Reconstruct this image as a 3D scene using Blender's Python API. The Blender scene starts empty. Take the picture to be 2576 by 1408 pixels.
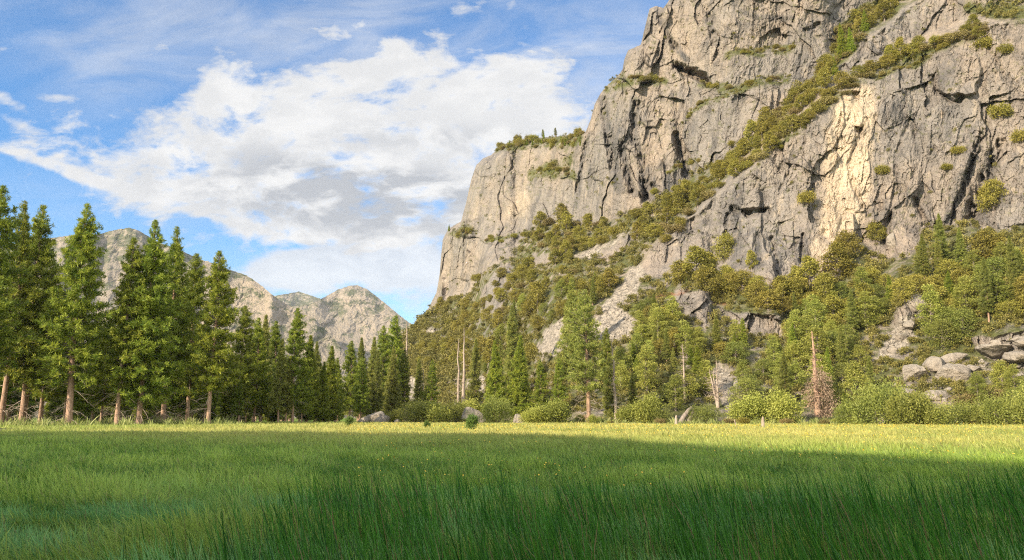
import bpy, math, random
import numpy as np
from math import radians, sin, cos, tan, pi, atan2, sqrt

# ------------------------------------------------------------------ camera, world, sun, exposure
scene = bpy.context.scene
COL = scene.collection
F = 2022.0                       # focal length in photograph pixels (2576 wide)
PITCH = radians(9.7)
CAMZ = 1.7
cam_d = bpy.data.cameras.new("camera")
cam = bpy.data.objects.new("camera", cam_d); COL.objects.link(cam)
cam_d.sensor_width = 36; cam_d.lens = 36 * F / 2576
cam_d.clip_start = 0.1; cam_d.clip_end = 60000
cam.location = (0, 0, CAMZ)
cam.rotation_euler = (pi / 2 + PITCH, 0, 0)
scene.camera = cam

SUN_AZ = radians(-129)           # measured from +Y (view direction) towards +X; the sun stands left and behind
SUN_EL = radians(23)
SUNV = np.array([sin(SUN_AZ) * cos(SUN_EL), cos(SUN_AZ) * cos(SUN_EL), sin(SUN_EL)])
sun_d = bpy.data.lights.new("sun", 'SUN'); sun = bpy.data.objects.new("sun", sun_d); COL.objects.link(sun)
sun_d.energy = 3.4; sun_d.angle = radians(0.55); sun_d.color = (1.0, 0.85, 0.64)
from mathutils import Vector
sun.rotation_euler = Vector(tuple(SUNV)).to_track_quat('Z', 'Y').to_euler()

scene.view_settings.view_transform = 'Standard'
scene.view_settings.look = 'None'
scene.view_settings.exposure = 1.45
scene.view_settings.gamma = 1
scene.view_settings.use_curve_mapping = False
scene.cycles.max_bounces = 6
scene.cycles.diffuse_bounces = 3
scene.cycles.transmission_bounces = 4
scene.cycles.transparent_max_bounces = 4
scene.cycles.use_denoising = False
scene.cycles.filter_width = 1.15


def ray(px, py):
    cx = (np.asarray(px, float) - 1288) / F; cy = (704 - np.asarray(py, float)) / F
    return cx, cos(PITCH) - cy * sin(PITCH), sin(PITCH) + cy * cos(PITCH)

def azt(px, py):
    x, y, z = ray(px, py)
    return np.arctan2(x, y), z / np.hypot(x, y)

def to_px(az, t):
    dep = cos(PITCH) * np.cos(az) + sin(PITCH) * t
    up = -sin(PITCH) * np.cos(az) + cos(PITCH) * t
    return 1288 + F * np.sin(az) / dep, 704 - F * up / dep

def ground_r(px, dist):
    """point of the flat meadow at that bearing and true distance"""
    az, _ = azt(px, 1050)
    return np.array([sin(float(az)) * dist, cos(float(az)) * dist, 0.0])

def ground_at(px, dist):
    """point of the flat meadow at that bearing and distance along Y"""
    az, _ = azt(px, 1050)
    return np.array([float(np.tan(az)) * dist, dist, 0.0])

# ---- node helpers
class NT:
    def __init__(s, tree): s.t = tree; s.n = tree.nodes; s.l = tree.links
    def new(s, ty, **kw):
        n = s.n.new(ty)
        for k, v in kw.items(): setattr(n, k, v)
        return n
    def put(s, sock, v):
        if isinstance(v, bpy.types.NodeSocket): s.l.new(v, sock)
        else: sock.default_value = v
    def m(s, op, a, b=0.0, c=0.0, clamp=False):
        n = s.new('ShaderNodeMath', operation=op, use_clamp=clamp)
        s.put(n.inputs[0], a); s.put(n.inputs[1], b)
        if op in ('MULTIPLY_ADD',): s.put(n.inputs[2], c)
        return n.outputs[0]
    def vm(s, op, a, b=(0, 0, 0)):
        n = s.new('ShaderNodeVectorMath', operation=op)
        s.put(n.inputs[0], a); s.put(n.inputs[1], b)
        return n.outputs[0]
    def mix(s, f, a, b, blend='MIX'):
        n = s.new('ShaderNodeMix', data_type='RGBA', blend_type=blend)
        s.put(n.inputs[0], f)
        for i, v in ((6, a), (7, b)):
            if not isinstance(v, bpy.types.NodeSocket): v = tuple(v) + ((1,) if len(v) == 3 else ())
            s.put(n.inputs[i], v)
        return n.outputs[2]
    def rng(s, v, a, b, c=0.0, d=1.0, interp='SMOOTHSTEP'):
        n = s.new('ShaderNodeMapRange', interpolation_type=interp)
        s.put(n.inputs[0], v)
        for i, x in enumerate((a, b, c, d)): s.put(n.inputs[1 + i], x)
        return n.outputs[0]
    def noise(s, vec, scale, detail=4, rough=0.55, dist=0.0):
        n = s.new('ShaderNodeTexNoise')
        s.put(n.inputs['Vector'], vec)
        n.inputs['Scale'].default_value = scale; n.inputs['Detail'].default_value = detail
        n.inputs['Roughness'].default_value = rough; n.inputs['Distortion'].default_value = dist
        return n.outputs[0]
    def attr(s, name):
        n = s.new('ShaderNodeAttribute'); n.attribute_name = name
        return n
    def combine(s, x, y, z):
        n = s.new('ShaderNodeCombineXYZ')
        for i, v in enumerate((x, y, z)): s.put(n.inputs[i], v)
        return n.outputs[0]

# ---- sky: Nishita plus clouds laid out by direction on the world
world = bpy.data.worlds.new("World"); scene.world = world; world.use_nodes = True
wt = NT(world.node_tree); wt.n.clear()
sky = wt.new('ShaderNodeTexSky', sky_type='NISHITA', sun_disc=False)
sky.sun_elevation = SUN_EL; sky.sun_rotation = SUN_AZ
sky.altitude = 1300; sky.air_density = 1.0; sky.dust_density = 0.6; sky.ozone_density = 2.2
tc = wt.new('ShaderNodeTexCoord')
sep = wt.new('ShaderNodeSeparateXYZ'); wt.l.new(tc.outputs['Generated'], sep.inputs[0])
ay = wt.m('MAXIMUM', wt.m('ABSOLUTE', sep.outputs[1]), 0.2)
U = wt.m('DIVIDE', sep.outputs[0], ay); V = wt.m('DIVIDE', sep.outputs[2], ay)
uv = wt.combine(U, wt.m('MULTIPLY', V, 1.9), 0.0)
warpn = wt.new('ShaderNodeTexNoise'); wt.put(warpn.inputs['Vector'], uv); warpn.inputs['Scale'].default_value = 5.0; warpn.inputs['Detail'].default_value = 3
warp = wt.vm('SCALE', wt.vm('SUBTRACT', warpn.outputs[1], (0.5, 0.5, 0.5)))
warp.node.inputs[3].default_value = 0.10
uvw = wt.vm('ADD', uv, warp)
def ellipse(cx, cy, rx, ry, rot=0.0, w=1.0):
    """soft blob given in photograph pixels; rot in degrees, positive tilts the right end down"""
    x, y, z = ray(cx, cy); u0, v0 = float(x / y), float(z / y)
    k = 1.0 / F / float(y) * 1.03
    a = radians(rot)
    du = wt.m('SUBTRACT', U, u0); dv = wt.m('SUBTRACT', V, v0)
    c, s_ = cos(a), -sin(a)
    p = wt.m('MULTIPLY_ADD', du, c / (rx * k), wt.m('MULTIPLY', dv, s_ / (rx * k)))
    q = wt.m('MULTIPLY_ADD', du, -s_ / (ry * k), wt.m('MULTIPLY', dv, c / (ry * k)))
    r2 = wt.m('MULTIPLY_ADD', p, p, wt.m('MULTIPLY', q, q))
    g = wt.m('EXPONENT', wt.m('MULTIPLY', r2, -0.7))
    return wt.m('MULTIPLY', g, w)
def total(lst):
    o = lst[0]
    for e in lst[1:]: o = wt.m('ADD', o, e)
    return o
body = total([ellipse(950, 330, 350, 165, -12, 1.2), ellipse(1180, 300, 270, 120, 8, 1.1), ellipse(600, 460, 360, 90, 8, 1.1),
              ellipse(800, 520, 230, 75, 10, .9), ellipse(540, 195, 55, 42, 0, .95), ellipse(550, 265, 75, 28, 0, .8),
              ellipse(130, 415, 210, 16, 19, .75), ellipse(900, 215, 100, 40, 0, .6), ellipse(1040, 440, 170, 100, 15, .8)])
low = total([ellipse(760, 655, 120, 24, -3, 1.1), ellipse(740, 705, 150, 34, 0, 1.0), ellipse(1010, 665, 160, 42, 4, 1.1), ellipse(1000, 618, 200, 22, 0, .5),
             ellipse(1080, 525, 120, 22, 5, .6), ellipse(1060, 740, 160, 60, 0, .35), ellipse(120, 115, 55, 30, 35, .5), ellipse(145, 245, 75, 18, 4, .6),
             ellipse(20, 255, 60, 14, 25, .7), ellipse(55, 315, 70, 12, 25, .55), ellipse(120, 380, 60, 12, 5, .4), ellipse(410, 355, 55, 12, -8, .35),
             ellipse(590, 560, 200, 14, 6, .4)])
n1 = wt.noise(uvw, 9.0, 8, 0.62); n2 = wt.noise(uvw, 26.0, 6, 0.6)
streak = wt.combine(wt.m('MULTIPLY_ADD', U, 1.0, wt.m('MULTIPLY', V, 0.9)), wt.m('MULTIPLY_ADD', V, 3.0, wt.m('MULTIPLY', U, -0.6)), 0.0)
n3 = wt.noise(streak, 4.0, 7, 0.6, 0.6)
f1 = wt.m('ADD', wt.m('MULTIPLY', wt.m('SUBTRACT', n1, 0.5), 2.7), wt.m('MULTIPLY', wt.m('SUBTRACT', n2, 0.5), 1.5))
cl = wt.rng(wt.m('ADD', wt.m('MINIMUM', body, 1.03), f1), 0.2, 1.0)
lw = wt.rng(wt.m('ADD', low, wt.m('MULTIPLY', f1, 0.7)), 0.2, 0.95, 0.0, 0.85)
veilmask = total([ellipse(1300, 120, 600, 160, 5, .85), ellipse(300, 60, 420, 130, 15, .65), ellipse(150, 180, 260, 90, 20, .4), ellipse(900, 80, 330, 110, 10, .45), ellipse(1500, 250, 260, 200, 0, .4), ellipse(900, 620, 500, 120, 0, .3), ellipse(200, 500, 300, 60, 0, .45)])
veil = wt.m('MULTIPLY', wt.rng(n3, 0.32, 0.72, 0.12, 0.75), veilmask, clamp=True)
fill_clouds = wt.m('MULTIPLY', wt.rng(wt.noise(tc.outputs['Generated'], 2.6, 7, 0.6), 0.34, 0.56), wt.rng(sep.outputs[1], 0.5, 0.25))  # unseen clouds behind and above the camera, added as fill light
alpha = wt.m('MAXIMUM', wt.m('MAXIMUM', cl, lw), wt.m('MAXIMUM', wt.m('MULTIPLY', veil, 0.8), wt.m('MULTIPLY', fill_clouds, 0.95)))
grey = total([ellipse(900, 520, 260, 75, 8, 1.0), ellipse(800, 430, 220, 40, 10, .45), ellipse(1100, 470, 200, 35, 5, .55), ellipse(1150, 350, 230, 26, 3, .5), ellipse(560, 470, 200, 30, 8, .3)])
gn = wt.noise(uvw, 13.0, 6, 0.6)
greyf = wt.m('MULTIPLY', wt.m('ADD', wt.m('MULTIPLY', grey, 0.70), 0.20), wt.rng(gn, 0.36, 0.62, 0.0, 1.45), clamp=True)
skyc = wt.new('ShaderNodeHueSaturation'); wt.l.new(sky.outputs[0], skyc.inputs['Color'])
skyc.inputs['Saturation'].default_value = 1.36; skyc.inputs['Value'].default_value = 0.58
SKY_GAIN = 0.15
CL = 1.0 / SKY_GAIN
ccol = wt.mix(greyf, (0.345 * CL, 0.343 * CL, 0.337 * CL), (0.19 * CL, 0.198 * CL, 0.21 * CL))
ccol = wt.mix(wt.rng(sep.outputs[1], 0.5, 0.2), ccol, (0.66 * CL, 0.64 * CL, 0.60 * CL))  # the added clouds out of view are brighter, to lift the shade
fin = wt.mix(wt.m('MULTIPLY', alpha, 0.97), skyc.outputs[0], ccol)
bg = wt.new('ShaderNodeBackground'); wt.l.new(fin, bg.inputs[0]); bg.inputs[1].default_value = SKY_GAIN
wo = wt.new('ShaderNodeOutputWorld'); wt.l.new(bg.outputs[0], wo.inputs[0])

# ------------------------------------------------------------------ numpy noise
RNG = np.random.default_rng(7)
PERM = RNG.permutation(4096)
def _h(ix, iy, s):
    return PERM[(PERM[(ix + s * 131) & 4095] + iy) & 4095]
def vnoise(x, y, s=0):
    """gradient noise about -1..1"""
    ix = np.floor(x).astype(np.int64); iy = np.floor(y).astype(np.int64)
    fx = x - ix; fy = y - iy
    u = fx * fx * fx * (fx * (fx * 6 - 15) + 10); v = fy * fy * fy * (fy * (fy * 6 - 15) + 10)
    def g(dx, dy):
        a = _h(ix + dx, iy + dy, s) * (2 * pi / 4096)
        return np.cos(a) * (fx - dx) + np.sin(a) * (fy - dy)
    return 1.5 * ((g(0, 0) * (1 - u) + g(1, 0) * u) * (1 - v) + (g(0, 1) * (1 - u) + g(1, 1) * u) * v)
def fbm(x, y, o=4, s=0, g=0.5):
    r = 0; a = 1
    for i in range(o):
        r = r + a * vnoise(x, y, s + i); x = x * 2.03 + 11.3; y = y * 2.03 + 5.7; a *= g
    return r
def cells(x, y, s=0, tilt=1.0):
    """faceted blocks: every Voronoi cell has its own height and its own tilted plane"""
    ix = np.floor(x).astype(np.int64); iy = np.floor(y).astype(np.int64)
    best = np.full(x.shape, 9e9); val = np.zeros(x.shape); sec = np.full(x.shape, 9e9)
    for dx in (-1, 0, 1):
        for dy in (-1, 0, 1):
            cx = ix + dx; cy = iy + dy
            h1 = _h(cx, cy, s); h2 = _h(cx, cy, s + 7); h3 = _h(cx, cy, s + 13); h4 = _h(cx, cy, s + 19); h5 = _h(cx, cy, s + 23)
            qx = cx + 0.15 + 0.7 * h1 / 4096.; qy = cy + 0.15 + 0.7 * h2 / 4096.
            rx = x - qx; ry = y - qy; d = rx * rx + ry * ry
            v = (h3 / 4096. - .5) + tilt * ((h4 / 2048. - 1) * rx + (h5 / 2048. - 1) * .6 * ry)
            n = d < best
            sec = np.where(n, best, np.minimum(sec, d))
            val = np.where(n, v, val); best = np.where(n, d, best)
    return val, np.sqrt(sec) - np.sqrt(best)
def smooth(a, b, x):
    t = np.clip((x - a) / (b - a), 0, 1); return t * t * (3 - 2 * t)
def sdpoly(px, py, pts):
    """signed pixel distance, positive inside"""
    pts = np.array(pts, float); n = len(pts)
    d = np.full(px.shape, 1e12); ins = np.zeros(px.shape, bool)
    for i in range(n):
        ax, ay_ = pts[i]; bx, by = pts[(i + 1) % n]
        ex, ey = bx - ax, by - ay_
        wx, wy = px - ax, py - ay_
        h = np.clip((wx * ex + wy * ey) / (ex * ex + ey * ey + 1e-9), 0, 1)
        d = np.minimum(d, (wx - ex * h) ** 2 + (wy - ey * h) ** 2)
        c = ((ay_ > py) != (by > py)) & (px < (bx - ax) * (py - ay_) / (by - ay_ + 1e-12) + ax)
        ins ^= c
    d = np.sqrt(d)
    return np.where(ins, d, -d)
def sdline(px, py, pts):
    d = np.full(px.shape, 1e12)
    for (ax, ay_), (bx, by) in zip(pts[:-1], pts[1:]):
        ex, ey = bx - ax, by - ay_
        wx, wy = px - ax, py - ay_
        h = np.clip((wx * ex + wy * ey) / (ex * ex + ey * ey + 1e-9), 0, 1)
        d = np.minimum(d, (wx - ex * h) ** 2 + (wy - ey * h) ** 2)
    return np.sqrt(d)

# ------------------------------------------------------------------ mesh helpers
def make_mesh(name, V, faces, mats=(), attrs=None, smooth_=False, mat_idx=None, cols=None):
    """faces: list of (n,k) int arrays"""
    me = bpy.data.meshes.new(name)
    V = np.asarray(V, np.float32)
    me.vertices.add(len(V)); me.vertices.foreach_set('co', V.ravel())
    faces = [np.asarray(f) for f in faces if len(f)]
    nl = sum(f.size for f in faces); nf = sum(len(f) for f in faces)
    me.loops.add(nl); me.polygons.add(nf)
    me.loops.foreach_set('vertex_index', np.concatenate([f.ravel() for f in faces]).astype(np.int32))
    tot = np.concatenate([np.full(len(f), f.shape[1]) for f in faces]).astype(np.int32)
    st = np.concatenate([[0], np.cumsum(tot)[:-1]]).astype(np.int32)
    me.polygons.foreach_set('loop_start', st)
    if mat_idx is not None: me.polygons.foreach_set('material_index', np.asarray(mat_idx, np.int32))
    me.polygons.foreach_set('use_smooth', np.full(nf, bool(smooth_)))
    for m in mats: me.materials.append(m)
    me.update(calc_edges=True)
    for k, a in (attrs or {}).items():
        at = me.attributes.new(k, 'FLOAT', 'POINT'); at.data.foreach_set('value', np.asarray(a, np.float32))
    for k, a in (cols or {}).items():
        at = me.attributes.new(k, 'FLOAT_COLOR', 'POINT')
        a = np.asarray(a, np.float32)
        if a.shape[1] == 3: a = np.hstack([a, np.ones((len(a), 1), np.float32)])
        at.data.foreach_set('color', a.ravel())
    return me
def link(name, me, parent=None):
    o = bpy.data.objects.new(name, me); COL.objects.link(o)
    if parent is not None: o.parent = parent
    return o
def tag(o, label=None, cat=None, group=None, kind=None):
    if label: o['label'] = label
    if cat: o['category'] = cat
    if group: o['group'] = group
    if kind: o['kind'] = kind
    return o
def grid_faces(nr, nc, keep=None):
    i = np.arange(nr - 1)[:, None] * nc + np.arange(nc - 1)[None, :]
    q = np.stack([i, i + 1, i + nc + 1, i + nc], -1).reshape(-1, 4)
    if keep is not None: q = q[keep.ravel()]
    return q
class Geo:
    """collects tubes and loose leaf faces into one mesh"""
    def __init__(s): s.V = []; s.Q = []; s.T = []; s.n = 0; s.tone = []; s.mq = []; s.mt = []
    def add(s, V, Q=None, T=None, tone=None, mat=0):
        V = np.asarray(V, float)
        if Q is not None: s.Q.append(np.asarray(Q) + s.n); s.mq.append(np.full(len(Q), mat))
        if T is not None: s.T.append(np.asarray(T) + s.n); s.mt.append(np.full(len(T), mat))
        s.V.append(V); s.n += len(V)
        s.tone.append(np.zeros(len(V)) if tone is None else np.broadcast_to(tone, (len(V),)))
    def tube(s, P, R, k=6, mat=0, tone=0.0):
        P = np.asarray(P, float); R = np.asarray(R, float); n = len(P)
        d = np.gradient(P, axis=0); d /= np.linalg.norm(d, axis=1)[:, None] + 1e-9
        up = np.array([0, 0, 1.]) if abs(d[0][2]) < .9 else np.array([1., 0, 0])
        a = np.cross(d, up); a /= np.linalg.norm(a, axis=1)[:, None] + 1e-9
        b = np.cross(d, a)
        th = np.arange(k) * 2 * pi / k
        V = P[:, None] + R[:, None, None] * (np.cos(th)[None, :, None] * a[:, None] + np.sin(th)[None, :, None] * b[:, None])
        i = np.arange(n - 1)[:, None] * k; j = np.arange(k)[None, :]; j2 = (j + 1) % k
        q = np.stack([i + j, i + j2, i + k + j2, i + k + j], -1).reshape(-1, 4)
        s.add(V.reshape(-1, 3), Q=q, tone=tone, mat=mat)
    def leaves(s, C, D, L, W, tone, rng, mat=0):
        """rhombic blades: centre C, direction D (unit), length L, width W"""
        n = len(C); r = rng.normal(size=(n, 3)); side = np.cross(D, r); side /= np.linalg.norm(side, axis=1)[:, None] + 1e-9
        L = np.broadcast_to(L, (n,))[:, None]; W = np.broadcast_to(W, (n,))[:, None]
        V = np.stack([C, C + D * L * .45 + side * W * .5, C + D * L, C + D * L * .45 - side * W * .5], 1).reshape(-1, 3)
        q = np.arange(n * 4).reshape(-1, 4)
        s.add(V, Q=q, tone=np.repeat(np.broadcast_to(tone, (n,)), 4), mat=mat)
    def mesh(s, name, mats, sm=False):
        fs = []; mi = []
        if s.Q: fs.append(np.concatenate(s.Q)); mi.append(np.concatenate(s.mq))
        if s.T: fs.append(np.concatenate(s.T)); mi.append(np.concatenate(s.mt))
        return make_mesh(name, np.concatenate(s.V), fs, mats, {'tone': np.concatenate(s.tone)}, sm, np.concatenate(mi))

def unit(v): return v / (np.linalg.norm(v, axis=-1, keepdims=True) + 1e-9)

# ------------------------------------------------------------------ materials
def new_mat(name):
    m = bpy.data.materials.new(name); m.use_nodes = True
    t = NT(m.node_tree); t.n.clear()
    out = t.new('ShaderNodeOutputMaterial')
    return m, t, out

def foliage_mat(name, dark, light, trans=0.25, rough=0.55, vary=0.20):
    m, t, out = new_mat(name)
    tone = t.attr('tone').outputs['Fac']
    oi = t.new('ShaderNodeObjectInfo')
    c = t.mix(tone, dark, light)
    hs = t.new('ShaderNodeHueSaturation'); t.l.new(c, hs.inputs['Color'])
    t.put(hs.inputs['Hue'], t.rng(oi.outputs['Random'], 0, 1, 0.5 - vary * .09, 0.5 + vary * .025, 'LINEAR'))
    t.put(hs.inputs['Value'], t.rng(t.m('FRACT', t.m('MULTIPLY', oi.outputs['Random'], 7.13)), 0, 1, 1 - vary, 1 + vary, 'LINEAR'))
    b = t.new('ShaderNodeBsdfPrincipled'); t.l.new(hs.outputs[0], b.inputs['Base Color'])
    b.inputs['Roughness'].default_value = rough; b.inputs['Specular IOR Level'].default_value = 0.25
    tr = t.new('ShaderNodeBsdfTranslucent'); t.l.new(hs.outputs[0], tr.inputs['Color'])
    mx = t.new('ShaderNodeMixShader'); mx.inputs[0].default_value = trans
    t.l.new(b.outputs[0], mx.inputs[1]); t.l.new(tr.outputs[0], mx.inputs[2]); t.l.new(mx.outputs[0], out.inputs[0])
    return m

def bark_mat(name, a, b_, scale=3.0):
    m, t, out = new_mat(name)
    tcn = t.new('ShaderNodeTexCoord'); mp = t.new('ShaderNodeMapping'); t.l.new(tcn.outputs['Object'], mp.inputs[0])
    mp.inputs['Scale'].default_value = (1.6, 1.6, 0.35)
    n = t.noise(mp.outputs[0], scale, 5, 0.65)
    n2 = t.noise(tcn.outputs['Object'], 0.25, 3, 0.5)
    c = t.mix(t.rng(n, 0.35, 0.65), a, b_)
    c = t.mix(t.rng(n2, 0.4, 0.7, 0, 0.4), c, tuple(x * 0.6 for x in a))
    b = t.new('ShaderNodeBsdfPrincipled'); t.l.new(c, b.inputs['Base Color']); b.inputs['Roughness'].default_value = 0.9
    bp = t.new('ShaderNodeBump'); bp.inputs['Strength'].default_value = 0.7; bp.inputs['Distance'].default_value = 0.08
    t.l.new(n, bp.inputs['Height']); t.l.new(bp.outputs[0], b.inputs['Normal'])
    t.l.new(b.outputs[0], out.inputs[0])
    return m

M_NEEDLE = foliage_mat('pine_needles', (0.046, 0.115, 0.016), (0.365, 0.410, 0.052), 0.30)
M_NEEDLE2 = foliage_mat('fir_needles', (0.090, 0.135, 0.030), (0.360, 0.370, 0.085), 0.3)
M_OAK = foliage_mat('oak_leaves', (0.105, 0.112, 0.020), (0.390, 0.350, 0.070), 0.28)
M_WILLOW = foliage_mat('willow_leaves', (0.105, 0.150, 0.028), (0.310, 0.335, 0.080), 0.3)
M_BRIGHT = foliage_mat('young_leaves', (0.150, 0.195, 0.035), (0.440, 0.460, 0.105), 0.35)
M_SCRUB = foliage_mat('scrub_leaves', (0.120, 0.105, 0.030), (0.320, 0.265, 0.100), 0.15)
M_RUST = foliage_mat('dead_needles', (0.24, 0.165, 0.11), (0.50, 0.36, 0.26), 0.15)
M_BARK = bark_mat('pine_bark', (0.27, 0.165, 0.11), (0.46, 0.31, 0.22))
M_BARKG = bark_mat('grey_bark', (0.15, 0.12, 0.105), (0.30, 0.25, 0.21))
M_DEAD = bark_mat('dead_wood', (0.25, 0.19, 0.145), (0.45, 0.375, 0.31))

def rock_mat(name, base=(0.305, 0.276, 0.250), warm=(0.41, 0.335, 0.268), dark=(0.135, 0.125, 0.12), sc=1.0, streaks=True, scrub=(0.085, 0.092, 0.032)):
    m, t, out = new_mat(name)
    tcn = t.new('ShaderNodeTexCoord'); P = tcn.outputs['Object']
    big = t.noise(P, 0.016 * sc, 5, 0.6); med = t.noise(P, 0.09 * sc, 6, 0.65); fine = t.noise(P, 0.6 * sc, 5, 0.7)
    c = t.mix(t.rng(big, 0.38, 0.66), base, warm)
    c = t.mix(t.rng(med, 0.5, 0.72, 0, 0.75), c, dark)
    c = t.mix(t.rng(t.noise(P, 0.2 * sc, 4, 0.6), 0.55, 0.75, 0, 0.5), c, (0.52, 0.45, 0.36))
    if streaks:
        mq = t.new('ShaderNodeMapping'); t.l.new(P, mq.inputs[0]); mq.inputs['Scale'].default_value = (1, 1, 0.3)
        pt = t.noise(mq.outputs[0], 0.045 * sc, 7, 0.68, 0.4)
        c = t.mix(t.rng(pt, 0.51, 0.62, 0, 0.40), c, (0.155, 0.15, 0.15))
        mp = t.new('ShaderNodeMapping'); t.l.new(P, mp.inputs[0]); mp.inputs['Scale'].default_value = (1, 1, 0.11)
        st = t.noise(mp.outputs[0], 0.16 * sc, 5, 0.62, 0.3)
        c = t.mix(t.m('MULTIPLY', t.rng(st, 0.50, 0.64, 0, 0.75), t.rng(big, 0.3, 0.6, 1.0, 0.45)), c, (0.13, 0.125, 0.125))
        st2 = t.noise(mp.outputs[0], 0.27 * sc, 4, 0.6)
        c = t.mix(t.rng(st2, 0.57, 0.72, 0, 0.5), c, (0.56, 0.46, 0.34))
    c = t.mix(t.m('MULTIPLY', t.attr('scar').outputs['Fac'], t.rng(med, 0.3, 0.6, 1.0, 0.55)), c, (0.74, 0.60, 0.43))
    c = t.mix(t.m('MULTIPLY', t.attr('crack').outputs['Fac'], 0.38), c, (0.10, 0.085, 0.075))
    c = t.mix(t.m('MULTIPLY', t.attr('scree').outputs['Fac'], 0.9), c, t.mix(t.rng(t.noise(P, 0.45 * sc, 5, 0.7), 0.38, 0.6), (0.25, 0.225, 0.19), (0.52, 0.46, 0.38)))
    c = t.mix(t.m('MULTIPLY', t.attr('gully_shade').outputs['Fac'], t.rng(med, 0.3, 0.62, 0.95, 0.45)), c, (0.085, 0.088, 0.095))  # painted gully shade darkens the rock colour
    v = t.attr('veg').outputs['Fac']
    vn = t.m('MULTIPLY', v, t.rng(t.noise(P, 0.11 * sc, 5, 0.7), 0.36, 0.56, 0.0, 1.0))
    gc = t.mix(t.rng(fine, 0.3, 0.7), scrub, tuple(x * 1.9 for x in scrub))
    c = t.mix(vn, c, gc)
    c = t.mix(t.m('MULTIPLY', t.attr('rust').outputs['Fac'], t.rng(fine, 0.35, 0.6, 0.0, 0.75)), c, (0.36, 0.16, 0.085))
    c = t.mix(t.rng(fine, 0.25, 0.75, 0.0, 0.35), c, t.mix(1.0, c, (0.62, 0.60, 0.58), 'MULTIPLY'))
    b = t.new('ShaderNodeBsdfPrincipled'); t.l.new(c, b.inputs['Base Color']); b.inputs['Roughness'].default_value = 0.92
    b.inputs['Specular IOR Level'].default_value = 0.2
    h = t.m('ADD', t.m('MULTIPLY', med, 2.2), t.m('ADD', fine, t.m('MULTIPLY', t.noise(P, 0.25 * sc, 5, 0.7), 1.5)))
    bp = t.new('ShaderNodeBump'); bp.inputs['Strength'].default_value = 1.0; bp.inputs['Distance'].default_value = 1.9 / sc
    t.l.new(h, bp.inputs['Height']); t.l.new(bp.outputs[0], b.inputs['Normal'])
    t.l.new(b.outputs[0], out.inputs[0])
    return m
M_CLIFF = rock_mat('granite_cliff')
M_FAR = rock_mat('far_granite', base=(0.345, 0.30, 0.235), warm=(0.42, 0.35, 0.265), dark=(0.25, 0.225, 0.18), sc=0.16, streaks=False, scrub=(0.085, 0.095, 0.05))
M_BOULDER = rock_mat('boulder_granite', base=(0.33, 0.30, 0.26), warm=(0.42, 0.36, 0.29), dark=(0.15, 0.135, 0.12), sc=2.2, streaks=False)

# ------------------------------------------------------------------ the great cliff and its talus
SIL = [(900, 985), (960, 905), (1000, 862), (1030, 822), (1062, 800), (1080, 770), (1098, 735), (1106, 690), (1110, 640), (1114, 600), (1128, 575), (1160, 556), (1172, 512),
       (1186, 450), (1198, 415), (1215, 398), (1238, 388), (1252, 372), (1290, 352), (1330, 352), (1360, 346), (1400, 342), (1450, 336),
       (1474, 330), (1486, 300), (1496, 262), (1512, 232), (1530, 212), (1548, 196), (1566, 176), (1570, 150), (1580, 126), (1612, 112),
       (1622, 70), (1634, 22), (1650, 14), (1668, 20), (1678, 8), (1690, -12), (1760, -60), (1900, -110), (2100, -170), (2400, -260), (2800, -380), (3300, -500)]
TALUS_LINE = [(900, 1010), (1000, 870), (1040, 822), (1090, 770), (1130, 742), (1190, 722), (1215, 690), (1280, 632), (1330, 575), (1370, 556), (1440, 562), (1480, 578), (1540, 560),
              (1600, 525), (1680, 492), (1740, 445), (1830, 400), (1900, 335), (1990, 245), (2085, 160), (2110, 100), (2180, 40), (2260, -20), (2400, -140), (2900, -420), (3300, -600)]
SLAB = [(1600, 655), (1660, 610), (1740, 545), (1800, 500), (1880, 430), (1960, 362), (2060, 280), (2130, 215), (2230, 160), (2330, 118), (2450, 75), (2600, 40), (3300, -100),
        (3300, 560), (2620, 560), (2480, 590), (2450, 555), (2335, 580), (2290, 645), (2205, 640), (2125, 600), (2105, 660), (2035, 715), (1965, 728), (1890, 690), (1800, 672), (1700, 668)]
STRIP = [(1990, 300), (2080, 200), (2170, 110), (2260, 40), (2400, -60), (2900, -300), (3300, -420), (3300, -160), (2800, -30), (2600, 0), (2450, 40), (2330, 85), (2220, 130), (2110, 190), (2040, 255)]
OUTCROPS = [[(1690, 722), (1780, 740), (1800, 800), (1775, 842), (1730, 800), (1700, 770)], [(1800, 770), (1900, 790), (1965, 790), (1975, 850), (1900, 850), (1840, 820)],
            [(1500, 640), (1590, 575), (1620, 560), (1605, 600), (1545, 650), (1510, 665)], [(1330, 640), (1390, 640), (1385, 668), (1340, 668)],
            [(1215, 720), (1260, 660), (1290, 660), (1290, 740), (1240, 800), (1205, 800)], [(2240, 800), (2300, 735), (2345, 740), (2330, 800), (2270, 850)],
            [(2440, 850), (2600, 830), (2800, 830), (2800, 930), (2560, 925), (2470, 900)]]
SCREE = [[(1520, 760), (1560, 715), (1590, 672), (1612, 668), (1622, 690), (1600, 740), (1560, 780), (1600, 805), (1580, 850), (1520, 870), (1480, 850), (1500, 800)],
         [(1345, 885), (1370, 830), (1420, 800), (1440, 815), (1420, 860), (1440, 890), (1390, 900)],
         [(1165, 985), (1185, 955), (1220, 940), (1225, 985), (1200, 1005)], [(1010, 1000), (1030, 950), (1060, 955), (1055, 1010), (1030, 1030)],
         [(2230, 860), (2250, 810), (2300, 780), (2300, 850), (2270, 890), (2200, 900)], [(1830, 1030), (1790, 960), (1810, 900), (1850, 960), (1850, 1040)],
         [(1440, 640), (1530, 610), (1600, 560), (1560, 600), (1480, 655)], [(1100, 835), (1050, 850), (1090, 815)]]
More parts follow.
